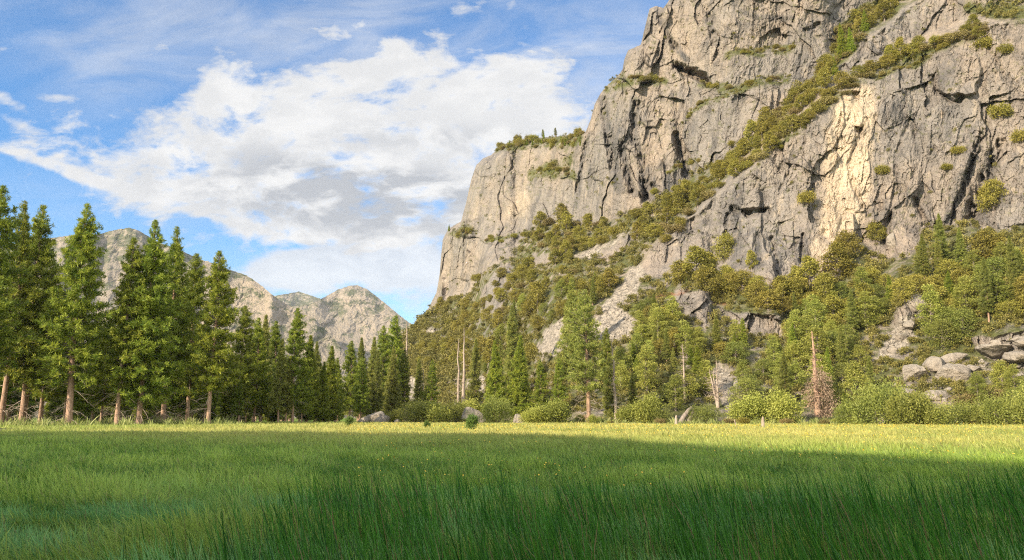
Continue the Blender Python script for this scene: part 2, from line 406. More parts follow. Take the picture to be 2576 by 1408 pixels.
LEDGES = [([(1540, 207), (1600, 196), (1670, 204)], 12), ([(1770, 215), (1850, 228), (1920, 205), (1990, 196)], 12), ([(1830, 140), (1900, 126), (1995, 122)], 9),
          ([(1340, 438), (1390, 420), (1440, 440)], 13), ([(1250, 378), (1330, 366), (1440, 356)], 9), ([(1150, 590), (1190, 578)], 8), ([(2200, 195), (2260, 175), (2330, 150)], 9),
          ([(1220, 606), (1300, 590), (1350, 580)], 6), ([(1620, 290), (1700, 300)], 5), ([(1680, 430), (1760, 400)], 6), ([(1730, 300), (1760, 260), (1830, 240)], 6)]
GULLIES = [([(1515, 250), (1530, 330), (1545, 420)], 11, 15), ([(1600, 262), (1596, 340), (1618, 420), (1622, 500)], 10, 14), ([(1560, 360), (1575, 420), (1590, 480)], 9, 12),
           ([(1700, 340), (1722, 420), (1730, 450)], 9, 12), ([(1700, 165), (1740, 180), (1780, 208)], 10, 14), ([(1658, 20), (1668, 80), (1700, 120)], 8, 10), ([(1780, 20), (1795, 80), (1800, 110)], 10, 9),
           ([(2345, 195), (2360, 235)], 8, 8), ([(2180, 300), (2130, 420), (2170, 520)], 6, 5), ([(2515, 370), (2470, 470), (2440, 560)], 20, 16), ([(2460, 350), (2420, 480), (2380, 580)], 7, 8),
           ([(1842, 525), (1870, 540), (1930, 530)], 10, 12), ([(1832, 540), (1825, 600), (1815, 650)], 7, 9), ([(1940, 600), (1950, 650), (1958, 690)], 7, 8), ([(2020, 590), (2012, 660)], 5, 8),
           ([(2240, 540), (2225, 610)], 8, 8), ([(1905, 590), (1908, 660)], 9, 7), ([(1640, 470), (1625, 500)], 10, 9), ([(2300, 500), (2330, 560)], 7, 8),
           ([(1172, 560), (1165, 660)], 4, 4), ([(1280, 380), (1290, 420), (1270, 450)], 3, 3), ([(1480, 340), (1465, 420), (1450, 480)], 6, 7), ([(2060, 60), (2030, 75)], 6, 6), ([(2290, 300), (2250, 400), (2260, 480)], 5, 4),
           ([(2480, 100), (2520, 180)], 7, 5), ([(1960, 360), (1990, 420), (1960, 480)], 4, 3)]
SCAR = [(2135, 210), (2200, 220), (2205, 300), (2195, 360), (2190, 450), (2185, 520), (2150, 600), (2110, 625), (2060, 590), (2075, 490), (2070, 420), (2075, 340), (2095, 270)]
SCAR2 = [(2050, 590), (2110, 640), (2100, 690), (2060, 690), (2035, 650)]
SCAR3 = [(1290, 500), (1320, 480), (1335, 500), (1330, 540), (1270, 545)]
VEG = [[(900, 1000), (1020, 850), (1070, 800), (1110, 760), (1180, 745), (1215, 690), (1290, 640), (1330, 590), (1370, 556), (1470, 575), (1540, 555), (1680, 490), (1740, 440), (1850, 385), (1990, 245),
        (2085, 150), (2110, 60), (2220, -20), (2420, -160), (2440, -80), (2300, 0), (2210, 70), (2100, 180), (2000, 280), (1880, 395), (1780, 490), (1690, 570), (1640, 620), (1600, 690), (1690, 700), (1750, 680), (1850, 700),
        (1960, 735), (2040, 730), (2110, 670), (2110, 600), (2150, 600), (2200, 645), (2290, 650), (2335, 580), (2450, 555), (2480, 590), (2620, 555), (3300, 550), (3300, 1062), (900, 1062)],
       [(1880, 440), (1960, 340), (2050, 265), (2150, 190), (2260, 145), (2380, 95), (2480, 60), (2460, 100), (2340, 135), (2240, 175), (2140, 225), (2060, 290), (1970, 365)],
       [(1240, 385), (1290, 350), (1460, 335), (1470, 350), (1440, 370), (1420, 378), (1350, 365), (1290, 372)], [(1335, 445), (1370, 415), (1440, 380), (1450, 440), (1400, 450)],
       [(1510, 235), (1545, 200), (1600, 190), (1670, 200), (1660, 212), (1600, 214), (1560, 226)], [(1770, 222), (1850, 210), (1930, 190), (1990, 180), (2000, 205), (1900, 222), (1850, 235), (1790, 232)],
       [(1815, 148), (1860, 122), (1990, 118), (1980, 135), (1880, 140)], [(1130, 590), (1165, 560), (1185, 575), (1160, 600)], [(2400, 20), (2450, -10), (2600, 0), (2600, 60), (2500, 50)]]

NC, NR = 1150, 820
az0 = float(azt(905, 1050)[0]); az1 = float(azt(2576, 1050)[0]) + radians(9)
AZ = np.linspace(az0, az1, NC)
# toe distance (radial) of the talus along the meadow's far edge
toe_px = [900, 1000, 1120, 1250, 1400, 1500, 1700, 2100, 2576, 3300]; toe_d = [520, 450, 390, 300, 235, 215, 205, 205, 205, 215]
PXH, _ = to_px(AZ, np.zeros(NC))
D0 = np.interp(PXH, toe_px, toe_d)
# silhouette t(az)
sa, stt = azt(np.array([p[0] for p in SIL]), np.array([p[1] for p in SIL]))
TT = np.interp(AZ, sa, stt)
TT += 0.0010 * fbm(PXH / 7.0, PXH * 0, 3, 40) * smooth(2600, 1200, PXH)
T0 = -CAMZ / D0 - 0.003
S_ = (np.linspace(0, 1, NR) ** 0.96)[:, None]
Tg = T0[None] + (TT - T0)[None] * S_
AZg = np.broadcast_to(AZ[None], Tg.shape)
PX, PY = to_px(AZg, Tg)
wx = PX + 7 * fbm(PX / 40, PY / 40, 3, 3); wy = PY + 7 * fbm(PX / 40, PY / 40, 3, 9)
line_x, line_y = zip(*TALUS_LINE)
above = np.interp(wx, line_x, line_y) - wy          # >0 above the talus line: the back walls
slab = sdpoly(wx, wy, SLAB); strip = sdpoly(wx, wy, STRIP)
out_d = np.max([sdpoly(wx, wy, p) for p in OUTCROPS], axis=0)
slope = np.full(Tg.shape, 0.62)
slope = np.where(PY > 960, 0.30 + 0.32 * smooth(1000, 900, PY), slope)
slope = slope * np.interp(PX, [1000, 1300, 1600], [0.82, 0.86, 1.0]) 
slope += 0.25 * smooth(700, 200, PY) * smooth(1500, 1800, PX)
def over(mask, val):
    global slope
    slope = slope * (1 - mask) + val * mask
over(smooth(-3, 6, above), 3.6)
over(smooth(-3, 6, slab), 2.6)
over(smooth(-3, 6, strip), 2.2)
over(smooth(-3, 4, out_d) * (slab < 0) * (above < 0), 2.6)
bench = sdpoly(wx, wy, [(1130, 640), (1180, 590), (1330, 545), (1370, 556), (1290, 625), (1200, 690), (1130, 700)])
over(smooth(-3, 10, bench), 2.0)
led = np.zeros(Tg.shape)
for pts, w in LEDGES:
    led = np.maximum(led, smooth(w, w * .4, sdline(wx, wy, pts)))
over(led, 0.9)
slope = np.maximum(slope, Tg + 0.17)
topround = smooth(0.012, 0.0, (TT[None] - Tg)) * smooth(2900, 2600, PX)
# integrate dD/dt = D / (S - t) up every bearing
dt = np.diff(Tg, axis=0)
k = 1.0 / (0.5 * (slope[1:] + slope[:-1]) - 0.5 * (Tg[1:] + Tg[:-1]))
LD = np.vstack([np.zeros((1, NC)), np.cumsum(k * dt, axis=0)])
# light smoothing across bearings of the integrated depth (keeps walls from shearing)
ker = np.hanning(31); ker /= ker.sum()
pad = np.pad(LD, ((0, 0), (15, 15)), mode='edge')
LD = np.array([np.convolve(r, ker, 'valid') for r in pad])
tgt_x = [1040, 1110, 1250, 1325, 1475, 1550, 1625, 1700, 1775, 1925, 2075, 2300, 2600, 3300]; tgt = [640, 605, 565, 535, 468, 425, 392, 372, 350, 328, 322, 330, 325, 330]
_, t540 = azt(np.interp(AZ, *[np.array(v) for v in (azt(np.arange(800, 3400, 20.), np.full(130, 540.))[0], np.arange(800, 3400, 20.))]), np.full(NC, 540.))
cur = np.array([np.interp(t540[j], Tg[:, j], LD[:, j]) for j in range(NC)])
corr = np.clip(np.log(np.interp(PXH, tgt_x, tgt) / D0) - cur, -.3, .3)
corr = np.convolve(np.pad(corr, 12, mode='edge'), np.hanning(25) / np.hanning(25).sum(), 'valid')
LD = LD + corr[None] * smooth(790, 545, PY) * smooth(1080, 1180, PXH)[None]
Dg = D0[None] * np.exp(LD)
rockm = np.clip(smooth(-2, 8, above) + smooth(-2, 8, slab) + smooth(-2, 8, strip) + smooth(-2, 6, out_d), 0, 1)
# relief in units of picture pixels, turned to metres by D / F
ux = PX + 14 * fbm(PX / 90, PY / 90, 3, 60); uy = PY + 14 * fbm(PX / 90, PY / 90, 3, 66)
sh = ux + 0.18 * uy                                    # joints lean a little
rel = np.zeros(Tg.shape); crk = np.zeros(Tg.shape)
rough_m = 0.25 + 1.15 * smooth(-.25, .45, fbm(PX / 130, PY / 150, 3, 801))
rough_f = 0.35 + 1.0 * smooth(-.3, .4, fbm(PX / 60, PY / 80, 3, 811))
for sx, sy, amp, tilt, sd in ((170, 240, 17, 1.0, 1), (84, 190, 20, 1.0, 2), (38, 76, 10.0 * rough_m, 1.2, 3), (18, 28, 3.6 * rough_m, 1.4, 4), (9, 15, 2.2 * rough_f, 1.6, 5)):
    if sx > 60: c, e = cells(sh / sx, uy / sy, sd * 31, tilt)
    else: c, e = cells((PX + 5 * fbm(PX / 50, PY / 120, 2, 77) + .16 * PY) / sx, (PY + 5 * fbm(PX / 50, PY / 50, 2, 79)) / sy, sd * 31, tilt)
    rel += amp * c
    crk = np.maximum(crk, smooth(0.045, 0.0, e) * (0.6 if sx > 40 else 0.25))
rel += 2.6 * fbm(ux / 18, uy / 34, 5, 90, 0.6)
rel += 6 * np.abs(fbm(ux / 60, uy / 200, 4, 97)) + 2.0 * rough_f * fbm(ux / 9, uy / 20, 3, 98, .6)
rock_rel = rel * (1 - .55 * smooth(1470, 1400, PX))
dirt_rel = 5 * fbm(PX / 70, PY / 50, 5, 120, 0.6) + 2.2 * cells(PX / 16, PY / 12, 500, 1.2)[0]
scree = np.max([smooth(-4, 4, sdpoly(wx + 5 * fbm(PX / 12, PY / 12, 2, 301), wy, p)) for p in SCREE], axis=0)
dirt_rel = dirt_rel + scree * (3.2 * cells(PX / 7, PY / 5.5, 530, 1.6)[0] + 3 * cells(PX / 15, PY / 12, 540, 1.6)[0])
pxm = Dg / F
for pts, w, dep in GULLIES:
    d = sdline(PX + 4 * fbm(PX / 9, PY / 30, 3, 801), PY, pts)
    var = .55 + .6 * smooth(-.3, .3, fbm(PX / 22, PY / 30, 3, 803))
    rock_rel = rock_rel + dep * 2.1 * var * smooth(w * 1.5, w * .2, d)
    crk = np.maximum(crk, 0.8 * smooth(w * .5, 0, d) * (w < 9))
# overhanging block with its dark soffit on the slab, and caves
blk = sdpoly(wx, wy, [(2352, 110), (2440, 120), (2470, 170), (2455, 235), (2400, 250), (2360, 225)])
rock_rel = rock_rel - 26 * smooth(-2, 5, blk) * smooth(60, 250, PY)
cave = sdpoly(wx, wy, [(1698, 164), (1735, 166), (1772, 182), (1792, 214), (1790, 232), (1762, 206), (1722, 190)])
rock_rel = rock_rel + 45 * smooth(-2, 4, cave)
for pl in ([(1855, 520), (1900, 528), (1935, 520), (1930, 535), (1880, 545)], [(2140, 228), (2165, 232), (2160, 246), (2142, 244)], [(2150, 315), (2168, 320), (2162, 340), (2150, 335)], [(2365, 235), (2430, 240), (2420, 256), (2380, 254)]):
    rock_rel = rock_rel + 22 * smooth(-3, 3, sdpoly(wx, wy, pl))
edge_x = np.interp(PY, [p[1] for p in SIL[::-1]][5:], [p[0] for p in SIL[::-1]][5:])
e = np.clip((PX - edge_x) / 60.0, 0, 1)
rounding = (1 - np.sqrt(1 - (1 - e) ** 2)) * smooth(2000, 1800, PX)
Dg = Dg + pxm * (rockm * rock_rel * 1.18 + (1 - rockm) * dirt_rel) * smooth(0.0, 0.02, Tg - T0[None]) + pxm * 70 * rounding + pxm * 40 * topround ** 2
Xg = Dg * np.sin(AZg); Yg = Dg * np.cos(AZg); Zg = CAMZ + Dg * Tg
# gully shade painted into the wall colour as dark strips
GULLY_SHADES = [([(1512, 250), (1530, 330), (1548, 430), (1560, 470)], 14), ([(1598, 250), (1596, 340), (1612, 420), (1622, 500)], 11), ([(1560, 330), (1575, 420), (1600, 490)], 8), ([(1630, 440), (1640, 500)], 24),
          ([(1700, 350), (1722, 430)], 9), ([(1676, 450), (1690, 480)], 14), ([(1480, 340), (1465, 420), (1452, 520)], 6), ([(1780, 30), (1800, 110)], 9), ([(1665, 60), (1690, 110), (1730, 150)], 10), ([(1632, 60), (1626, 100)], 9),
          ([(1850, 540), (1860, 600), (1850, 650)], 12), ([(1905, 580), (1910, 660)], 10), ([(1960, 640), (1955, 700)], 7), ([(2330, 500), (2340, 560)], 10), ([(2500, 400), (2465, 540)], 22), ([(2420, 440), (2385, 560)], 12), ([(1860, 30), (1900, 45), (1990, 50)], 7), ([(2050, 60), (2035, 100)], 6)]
gully_shade = np.max([smooth(w * 1.5, w * .4, sdline(ux * .5 + PX * .5, uy * .5 + PY * .5, pts)) for pts, w in GULLY_SHADES], axis=0) * rockm
gully_shade *= .55 + .45 * smooth(-.3, .3, fbm(PX / 5, PY / 40, 3, 431))
# attributes
vd = np.max([sdpoly(wx, wy, p) for p in VEG], axis=0)
scree = np.max([smooth(-4, 4, sdpoly(wx + 5 * fbm(PX / 12, PY / 12, 2, 301), wy, p)) for p in SCREE], axis=0)
scar = np.clip(smooth(-10, 14, sdpoly(wx, wy, SCAR)) + .8 * smooth(-8, 8, sdpoly(wx, wy, SCAR2)) + .5 * smooth(-14, 14, sdpoly(wx, wy, SCAR3)), 0, 1)
veg = smooth(-6, 8, vd) * (1 - scree) * np.clip(1 - smooth(-2, 5, out_d), 0, 1)
ledv = np.max([smooth(w * 1.4, w * .6, sdline(wx, wy, pts)) for pts, w in LEDGES if w > 5], axis=0)
veg = np.maximum(veg, ledv * .9)
tuft = smooth(0.35, 0.6, fbm(PX / 14, PY / 9, 4, 210)) * smooth(0.0, .5, fbm(PX / 90, PY / 60, 3, 220) + .35)
veg = np.clip(veg + 0.55 * tuft * (rockm > .5) * (1 - scar), 0, 1)
rust = np.max([smooth(-3, 5, sdpoly(wx, wy, p)) for p in ([(1450, 1050), (1480, 1040), (1540, 1052), (1550, 1064), (1450, 1064)], [(1640, 745), (1740, 722), (1735, 730), (1650, 757)], [(1790, 757), (1850, 757), (1840, 768), (1795, 766)])], axis=0)
# top and back side so the mountain is a solid mass, seen from anywhere
rows_x = [Xg]; rows_y = [Yg]; rows_z = [Zg]
for kk, (fd, dz) in enumerate(((1.012, 0.0), (1.03, -0.01), (1.08, -0.05), (1.2, -0.25), (1.45, -0.7), (1.7, -1.02))):
    d = Dg[-1] * fd; z = Zg[-1] * (1 + dz)
    rows_x.append((d * np.sin(AZ))[None]); rows_y.append((d * np.cos(AZ))[None]); rows_z.append(z[None])
XX = np.vstack(rows_x); YY = np.vstack(rows_y); ZZ = np.vstack(rows_z)
def padrows(a, v=None): return np.vstack([a] + [a[-1:] if v is None else np.full((1, NC), v)] * 6)
me = make_mesh('cliff', np.stack([XX, YY, ZZ], -1).reshape(-1, 3), [grid_faces(*XX.shape)], [M_CLIFF],
               {'veg': padrows(veg).ravel(), 'scree': padrows(scree, 0).ravel(), 'scar': padrows(scar, 0).ravel(), 'gully_shade': padrows(gully_shade, 0).ravel(), 'crack': padrows(crk * rockm).ravel(), 'rust': padrows(rust, 0).ravel()}, False)
o = link('cliff', me); tag(o, 'towering grey and tan granite cliff rising above a bushy talus slope', 'cliff', None, 'structure')

def on_cliff(px, py):
    """surface point of the mountain seen at a photograph pixel, its distance and whether it exists"""
    az, t = azt(px, py); az = float(az); t = float(t)
    j = (az - az0) / (az1 - az0) * (NC - 1)
    if j < 0 or j > NC - 1: return None
    j = int(round(j))
    if t > TT[j] - 0.0005: return None
    i = int(np.searchsorted(Tg[:, j], t)); i = min(max(i, 1), NR - 1)
    return np.array([Xg[i, j], Yg[i, j], Zg[i, j]]), float(Dg[i, j])

# ------------------------------------------------------------------ far mountains
def mountain(name, label, sil, dist, depth, seed, vegtop=0.5, px0=None, px1=None, n=420, rows=260):
    xs = [p[0] for p in sil]; a_, t_ = azt(np.array(xs, float), np.array([p[1] for p in sil], float))
    az = np.linspace(a_[0], a_[-1], n); tt = np.interp(az, a_, t_)
    pxh, _ = to_px(az, tt)
    tt = tt + 0.0005 * fbm(pxh / 9, pxh * 0, 4, seed)
    s = np.linspace(0, 1, rows)[:, None]
    t = -0.002 + (tt[None] + 0.002) * s; azg = np.broadcast_to(az[None], t.shape)
    px, py = to_px(azg, t)
    u = px + 8 * fbm(px / 40, py / 40, 3, seed + 3); v = py + 8 * fbm(px / 40, py / 40, 3, seed + 5)
    slope = 0.60 + 0.12 * fbm(u / 90, v / 70, 3, seed + 9)
    slope = np.maximum(slope, t + 0.20)
    kk = 1 / (slope - t); ld = np.vstack([np.zeros((1, n)), np.cumsum(0.5 * (kk[1:] + kk[:-1]) * np.diff(t, axis=0), axis=0)])
    D = dist * np.exp(ld)
    rg = np.abs(fbm((u * .9 + v * .5) / 46, (v * .8 - u * .4) / 90, 4, seed + 20))
    rel = 5 * rg + 13 * fbm((u + .8 * v) / 70, (v - .3 * u) / 60, 5, seed + 30, .55) + 2.5 * cells((u + .6 * v) / 22, v / 24, seed + 40, 1.3)[0] + 2.0 * cells(u / 9, v / 12, seed + 50, 1.3)[0]
    D = D + D / F * rel * depth * smooth(0, .08, s)
    e = smooth(0.006, 0, tt[None] - t)
    D = D + D / F * 10 * e
    X = D * np.sin(azg); Y = D * np.cos(azg); Z = CAMZ + D * t
    rx, ry, rz = [X], [Y], [Z]
    for fd, dz in ((1.03, -0.03), (1.1, -.15), (1.3, -.6), (1.5, -1.02)):
        rx.append((D[-1] * fd * np.sin(az))[None]); ry.append((D[-1] * fd * np.cos(az))[None]); rz.append((Z[-1] * (1 + dz))[None])
    X = np.vstack(rx); Y = np.vstack(ry); Z = np.vstack(rz)
    hgt = (tt[None] - t) / np.maximum(tt[None], .01)
    vg = smooth(-.05, .3, 1.0 * fbm(u / 46, v / 26, 4, seed + 60, .6) + .35 * fbm(u / 6, v / 5, 3, seed + 61, .7) + vegtop * smooth(.4, 0, hgt) * 1.0 - .25)
    vg = np.vstack([vg] + [vg[-1:]] * 4)
    z0 = np.zeros(X.size)
    me = make_mesh(name, np.stack([X, Y, Z], -1).reshape(-1, 3), [grid_faces(*X.shape)], [M_FAR], {'veg': vg.ravel(), 'scar': z0, 'scree': z0, 'crack': z0, 'rust': z0}, False)
    tag(link(name, me), label, 'mountain', None, 'structure')
mountain('mountain', 'hazy forested ridge with a pale crest seen between the tall pines', [(-250, 640), (0, 620), (100, 602), (190, 590), (250, 588), (290, 578), (325, 572), (350, 580), (400, 610), (450, 628), (500, 650), (545, 668), (600, 700), (680, 740), (740, 790), (830, 870), (900, 960)], 2300, 1.0, 500, .9)
mountain('mountain', 'pale granite ridge sloping down to the right behind the pines', [(380, 700), (480, 655), (520, 655), (560, 674), (590, 682), (620, 692), (650, 712), (690, 745), (715, 762), (750, 780), (790, 800), (840, 850), (900, 930), (960, 1000)], 1750, 1.0, 600, .25)
mountain('mountain', 'rounded pale granite peak closing the end of the valley', [(640, 790), (700, 775), (780, 765), (820, 745), (850, 728), (880, 718), (900, 717), (925, 728), (960, 755), (990, 780), (1022, 806), (1060, 830), (1120, 850)], 3300, 0.9, 700, .35)
mountain('mountain', 'small dark peak behind the rounded granite peak', [(600, 770), (660, 750), (700, 742), (725, 738), (752, 733), (780, 742), (820, 756), (870, 780), (1000, 820)], 5200, 0.7, 800, 1.2)

# ------------------------------------------------------------------ meadow ground sheet and an added shading ridge beyond the frame
def ground_mat():
    m, t, out = new_mat('meadow_ground')
    tcn = t.new('ShaderNodeTexCoord'); P = tcn.outputs['Object']
    n = t.noise(P, 0.05, 5, 0.6); f = t.noise(P, 1.4, 6, 0.7); q = t.noise(P, 0.35, 5, 0.65)
    sepn = t.new('ShaderNodeSeparateXYZ'); t.l.new(P, sepn.inputs[0])
    far = t.rng(sepn.outputs[1], 20, 90)
    c = t.mix(t.rng(q, 0.3, 0.7), (0.08, 0.20, 0.024), (0.18, 0.33, 0.045))
    c2 = t.mix(t.rng(n, 0.35, 0.65), (0.27, 0.28, 0.075), (0.40, 0.34, 0.085))
    c = t.mix(t.m('MULTIPLY', far, t.rng(sepn.outputs[0], -110, -20, 0.25, 0.95)), c, c2)
    c = t.mix(t.rng(f, 0.3, 0.7, 0, 0.6), c, t.mix(1.0, c, (0.5, 0.55, 0.5), 'MULTIPLY'))
    b = t.new('ShaderNodeBsdfPrincipled'); t.l.new(c, b.inputs['Base Color']); b.inputs['Roughness'].default_value = 0.95
    b.inputs['Specular IOR Level'].default_value = 0.1
    bp = t.new('ShaderNodeBump'); bp.inputs['Strength'].default_value = 0.8; bp.inputs['Distance'].default_value = 0.15
    t.l.new(f, bp.inputs['Height']); t.l.new(bp.outputs[0], b.inputs['Normal']); t.l.new(b.outputs[0], out.inputs[0])
    return m
def gz(x, y):
    """gentle swells of the meadow"""
    return (0.10 * fbm(x / 14., y / 14., 3, 900) + 0.25 * vnoise(x / 60., y / 60., 905)) * smooth(3., 30., np.hypot(x, y))
gx = np.concatenate([[-30000, -9000, -3000, -1200], np.linspace(-500, 500, 201), [1200, 3000, 9000, 30000]])
gy = np.concatenate([[-30000, -6000, -1500, -600], np.linspace(-300, 700, 201), [1200, 3000, 9000, 30000]])
GX, GY = np.meshgrid(gx, gy)
GZ = gz(GX, GY) * (np.abs(GX) < 501) * (GY < 701) * (GY > -301)
me = make_mesh('ground', np.stack([GX, GY, GZ], -1).reshape(-1, 3), [grid_faces(*GX.shape)], [ground_mat()], None, True)
tag(link('ground', me), 'flat green meadow floor reaching to the foot of the cliff', 'meadow', None, 'structure')

# long ridge added left of and behind the viewpoint, shaped to shade the meadow
hs = np.linspace(-1.2, 1, 240)[None, :]; hw = np.linspace(-1, 1, 60)[:, None]
crest_s = -160 + (hs + 1.2) / 2.2 * 420.0
HH = 62.0 * smooth(180, 35, crest_s) * smooth(-165, -110, crest_s) + 0.001
run = 62.0 / tan(SUN_EL)
sx_, sy_ = sin(SUN_AZ), cos(SUN_AZ)
bx = 17.5 - 0.25 * crest_s + sx_ * run; by = 25 + 0.97 * crest_s + sy_ * run
wd = 78 + 14 * fbm(crest_s / 60, crest_s * 0, 3, 950)
HX = bx + hw * wd * 0.97; HY = by + hw * wd * 0.25
prof = (1 - np.abs(hw)) ** 1.15
HZ = HH * prof * (1 + 0.025 * fbm(HX / 30, HY / 30, 3, 970) * (1 - prof * .6)) - 0.8 * (np.abs(hw) > .98)
z0 = np.zeros(HX.size)
me = make_mesh('shade_hill', np.stack([HX, HY, HZ], -1).reshape(-1, 3), [grid_faces(*HX.shape)], [M_CLIFF], {'veg': z0 + 1, 'scar': z0, 'scree': z0, 'crack': z0, 'rust': z0}, True)
tag(link('shade_hill', me), 'long scrubby unseen hill beside the meadow left of the viewpoint', 'shade_hill', None, 'structure')

# ------------------------------------------------------------------ plant builders
def trunk_geo(H, r, rng, lean=0.0, k=9, mat=0):
    g = Geo(); n = 16; h = np.linspace(0, 1, n)
    ph = rng.uniform(0, 6, 2)
    P = np.stack([lean * h * H + .006 * H * np.sin(h * 5 + ph[0]), .006 * H * np.sin(h * 4 + ph[1]), h * H], 1); P[0, 2] = -0.8
    R = r * (1 - h * .96) ** .85 + 0.02; R[0] *= 1.2
    g.tube(P, R, k, mat); return g, P
def pine_meshes(H, R, cb, seed, r=None, dens=1.0, shape=0.8, needle=M_NEEDLE, bark=M_BARK, tuftL=0.62, dead=True, spread=1.0, lopsided=0.25):
    rng = np.random.default_rng(seed); r = r or H * 0.018
    tg, P = trunk_geo(H, r, rng)
    axis = lambda z: np.array([np.interp(z, P[:, 2], P[:, 0]), np.interp(z, P[:, 2], P[:, 1]), z])
    c = Geo(); z = cb * H; lop = rng.uniform(0, 6.28)
    C, D, TN, SZ = [], [], [], []
    while z < H * .995:
        h = (z - cb * H) / (H * (1 - cb))
        prof = (min(1, (h + .10) / .25)) ** .6 * (1 - h) ** shape + 0.018
        nb = rng.integers(3, 6)
        a0 = rng.uniform(0, 6.28)
        for b in range(nb):
            a = a0 + b * 6.28 / nb + rng.normal(0, .35)
            L = R * prof * rng.uniform(.55, 1.12) * (1 + lopsided * cos(a - lop + 2 * h))
            if rng.random() < .10: L *= .45
            if rng.random() < .06: L *= 1.25
            pit = -0.28 + 0.95 * h + rng.normal(0, .13)
            d0 = np.array([cos(a) * cos(pit), sin(a) * cos(pit), sin(pit)])
            n = 5; s = np.linspace(0, 1, n)[:, None]
            base = axis(z)
            B = base + d0 * L * s + np.array([0, 0, 1]) * (L * .22 * s ** 2 * (1 - h))
            c.tube(B, np.linspace(.05 + .012 * L, .02, n), 3, mat=1)
            nt = max(2, int(L * 1.55 * dens + .5))
            for q in range(nt):
                f = 1 - (q / nt) ** .9 * .72
                p = base + d0 * L * f + np.array([0, 0, L * .22 * f * f * (1 - h)])
                off = rng.normal(0, 1, 3) * np.array([.5, .5, .16]) * (.05 + .37 * (1 - h) + .16 * L * f * spread)
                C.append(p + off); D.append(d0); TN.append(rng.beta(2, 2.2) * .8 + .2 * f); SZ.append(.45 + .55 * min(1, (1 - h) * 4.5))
        z += H * rng.uniform(.009, .019) / (0.75 + .4 * dens)
    C = np.array(C); D = np.array(D); TN = np.array(TN); m = 21
    C = np.repeat(C, m, 0); D = np.repeat(D, m, 0); TN = np.repeat(TN, m); SZ = np.repeat(np.array(SZ), m)
    n = len(C)
    dirs = unit(D * .45 + rng.normal(0, .75, (n, 3)) + np.array([0, 0, .35]))
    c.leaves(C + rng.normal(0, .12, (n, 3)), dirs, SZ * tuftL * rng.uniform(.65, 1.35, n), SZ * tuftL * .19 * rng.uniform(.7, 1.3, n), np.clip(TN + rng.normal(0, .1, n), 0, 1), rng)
    parts = [('trunk', tg.mesh('trunk', [bark], True)), ('crown', c.mesh('crown', [needle, M_BARKG]))]
    if dead:
        dg = Geo()
        for i in range(int(14 + H * .3)):
            z = H * rng.uniform(.03, cb * 1.5); a = rng.uniform(0, 6.28); L = R * rng.uniform(.25, .75)
            s = np.linspace(0, 1, 6)[:, None]
            d0 = np.array([cos(a), sin(a), rng.uniform(-.3, .15)])
            B = axis(z) + d0 * L * s + np.array([0, 0, -1]) * L * .35 * s ** 2 + rng.normal(0, .06, (6, 3)) * s
            dg.tube(B, np.linspace(.06, .018, 6), 3)
            for k_ in range(3):
                f = rng.uniform(.4, .9); p = axis(z) + d0 * L * f - np.array([0, 0, L * .35 * f * f])
                d1 = d0 + rng.normal(0, .5, 3)
                dg.tube(p + d1 * np.linspace(0, L * .3, 3)[:, None], [.03, .022, .012], 3)
        parts.append(('dead_branches', dg.mesh('dead_branches', [M_DEAD])))
    return parts

def crown_cloud(rng, lobes, n, size, spray=0.35, mat=0, g=None, upb=.2):
    """leaf faces on and just inside the shells of many overlapping lobes (centre, radii)"""
    g = g or Geo(); lob = np.array(lobes); w = (lob[:, 3] * lob[:, 4]); w = w / w.sum()
    idx = rng.choice(len(lob), n, p=w); l = lob[idx]
    u = unit(rng.normal(size=(n, 3)) + np.array([0, 0, .25]))
    bump = 1 + .20 * np.sin(u[:, 0] * 7 + idx) * np.sin(u[:, 1] * 6 + idx * 2) + .12 * np.sin(u[:, 2] * 13 + idx)
    rr = rng.uniform(.25, 1, n) ** .45 * bump
    rr = np.where(rng.random(n) < .32, rr * rng.uniform(1.0, 1.6, n), rr)
    C = l[:, :3] + u * rr[:, None] * l[:, [3, 3, 4]]
    D = unit(u * .6 + rng.normal(0, .8, (n, 3)) + np.array([0, 0, upb]))
    lt = rng.uniform(0, 1, len(lob))
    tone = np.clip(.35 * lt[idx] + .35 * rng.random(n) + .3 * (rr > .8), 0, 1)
    L = size * rng.uniform(.7, 1.35, n)
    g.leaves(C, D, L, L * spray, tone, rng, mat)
    return g

def bush_meshes(w, h, seed, n, leaf, mat, nl=12, spray=.6, upb=.2, stems=True, spiky=False):
    rng = np.random.default_rng(seed); lobes = []
    for i in range(nl):
        a = rng.uniform(0, 6.28); q = sqrt(rng.random()) * .68
        x = cos(a) * q * w / 2; y = sin(a) * q * w / 2
        zc = h * (.25 + .5 * rng.random() * (1 - q * .6)); R = w * rng.uniform(.14, .27) * (1 - .25 * q)
        lobes.append((x, y, zc, R, min(R * (1.0 if not spiky else 1.5), h * .5)))
    lobes.append((0, 0, h * .38, w * .34, h * .36))
    g = crown_cloud(rng, lobes, n, leaf, spray, upb=upb)
    parts = [('foliage', g.mesh('foliage', [mat]))]
    # make sure nothing hangs under the soil: fold low leaves up
    me = parts[0][1]
    co = np.empty(len(me.vertices) * 3, np.float32); me.vertices.foreach_get('co', co); co = co.reshape(-1, 3)
    low_ = co[:, 2] < 0; co[low_, 2] = -co[low_, 2] * .5; me.vertices.foreach_set('co', co.ravel()); me.update()
    if stems:
        s = Geo()
        for i in range(7):
            l = lobes[rng.integers(len(lobes))]
            P = np.array([[l[0] * .15, l[1] * .15, -0.3], [l[0] * .5, l[1] * .5, l[2] * .5], [l[0], l[1], l[2]]])
            s.tube(P, [w * .018, w * .013, w * .006], 5)
        parts.append(('stem', s.mesh('stem', [M_BARKG])))
    return parts

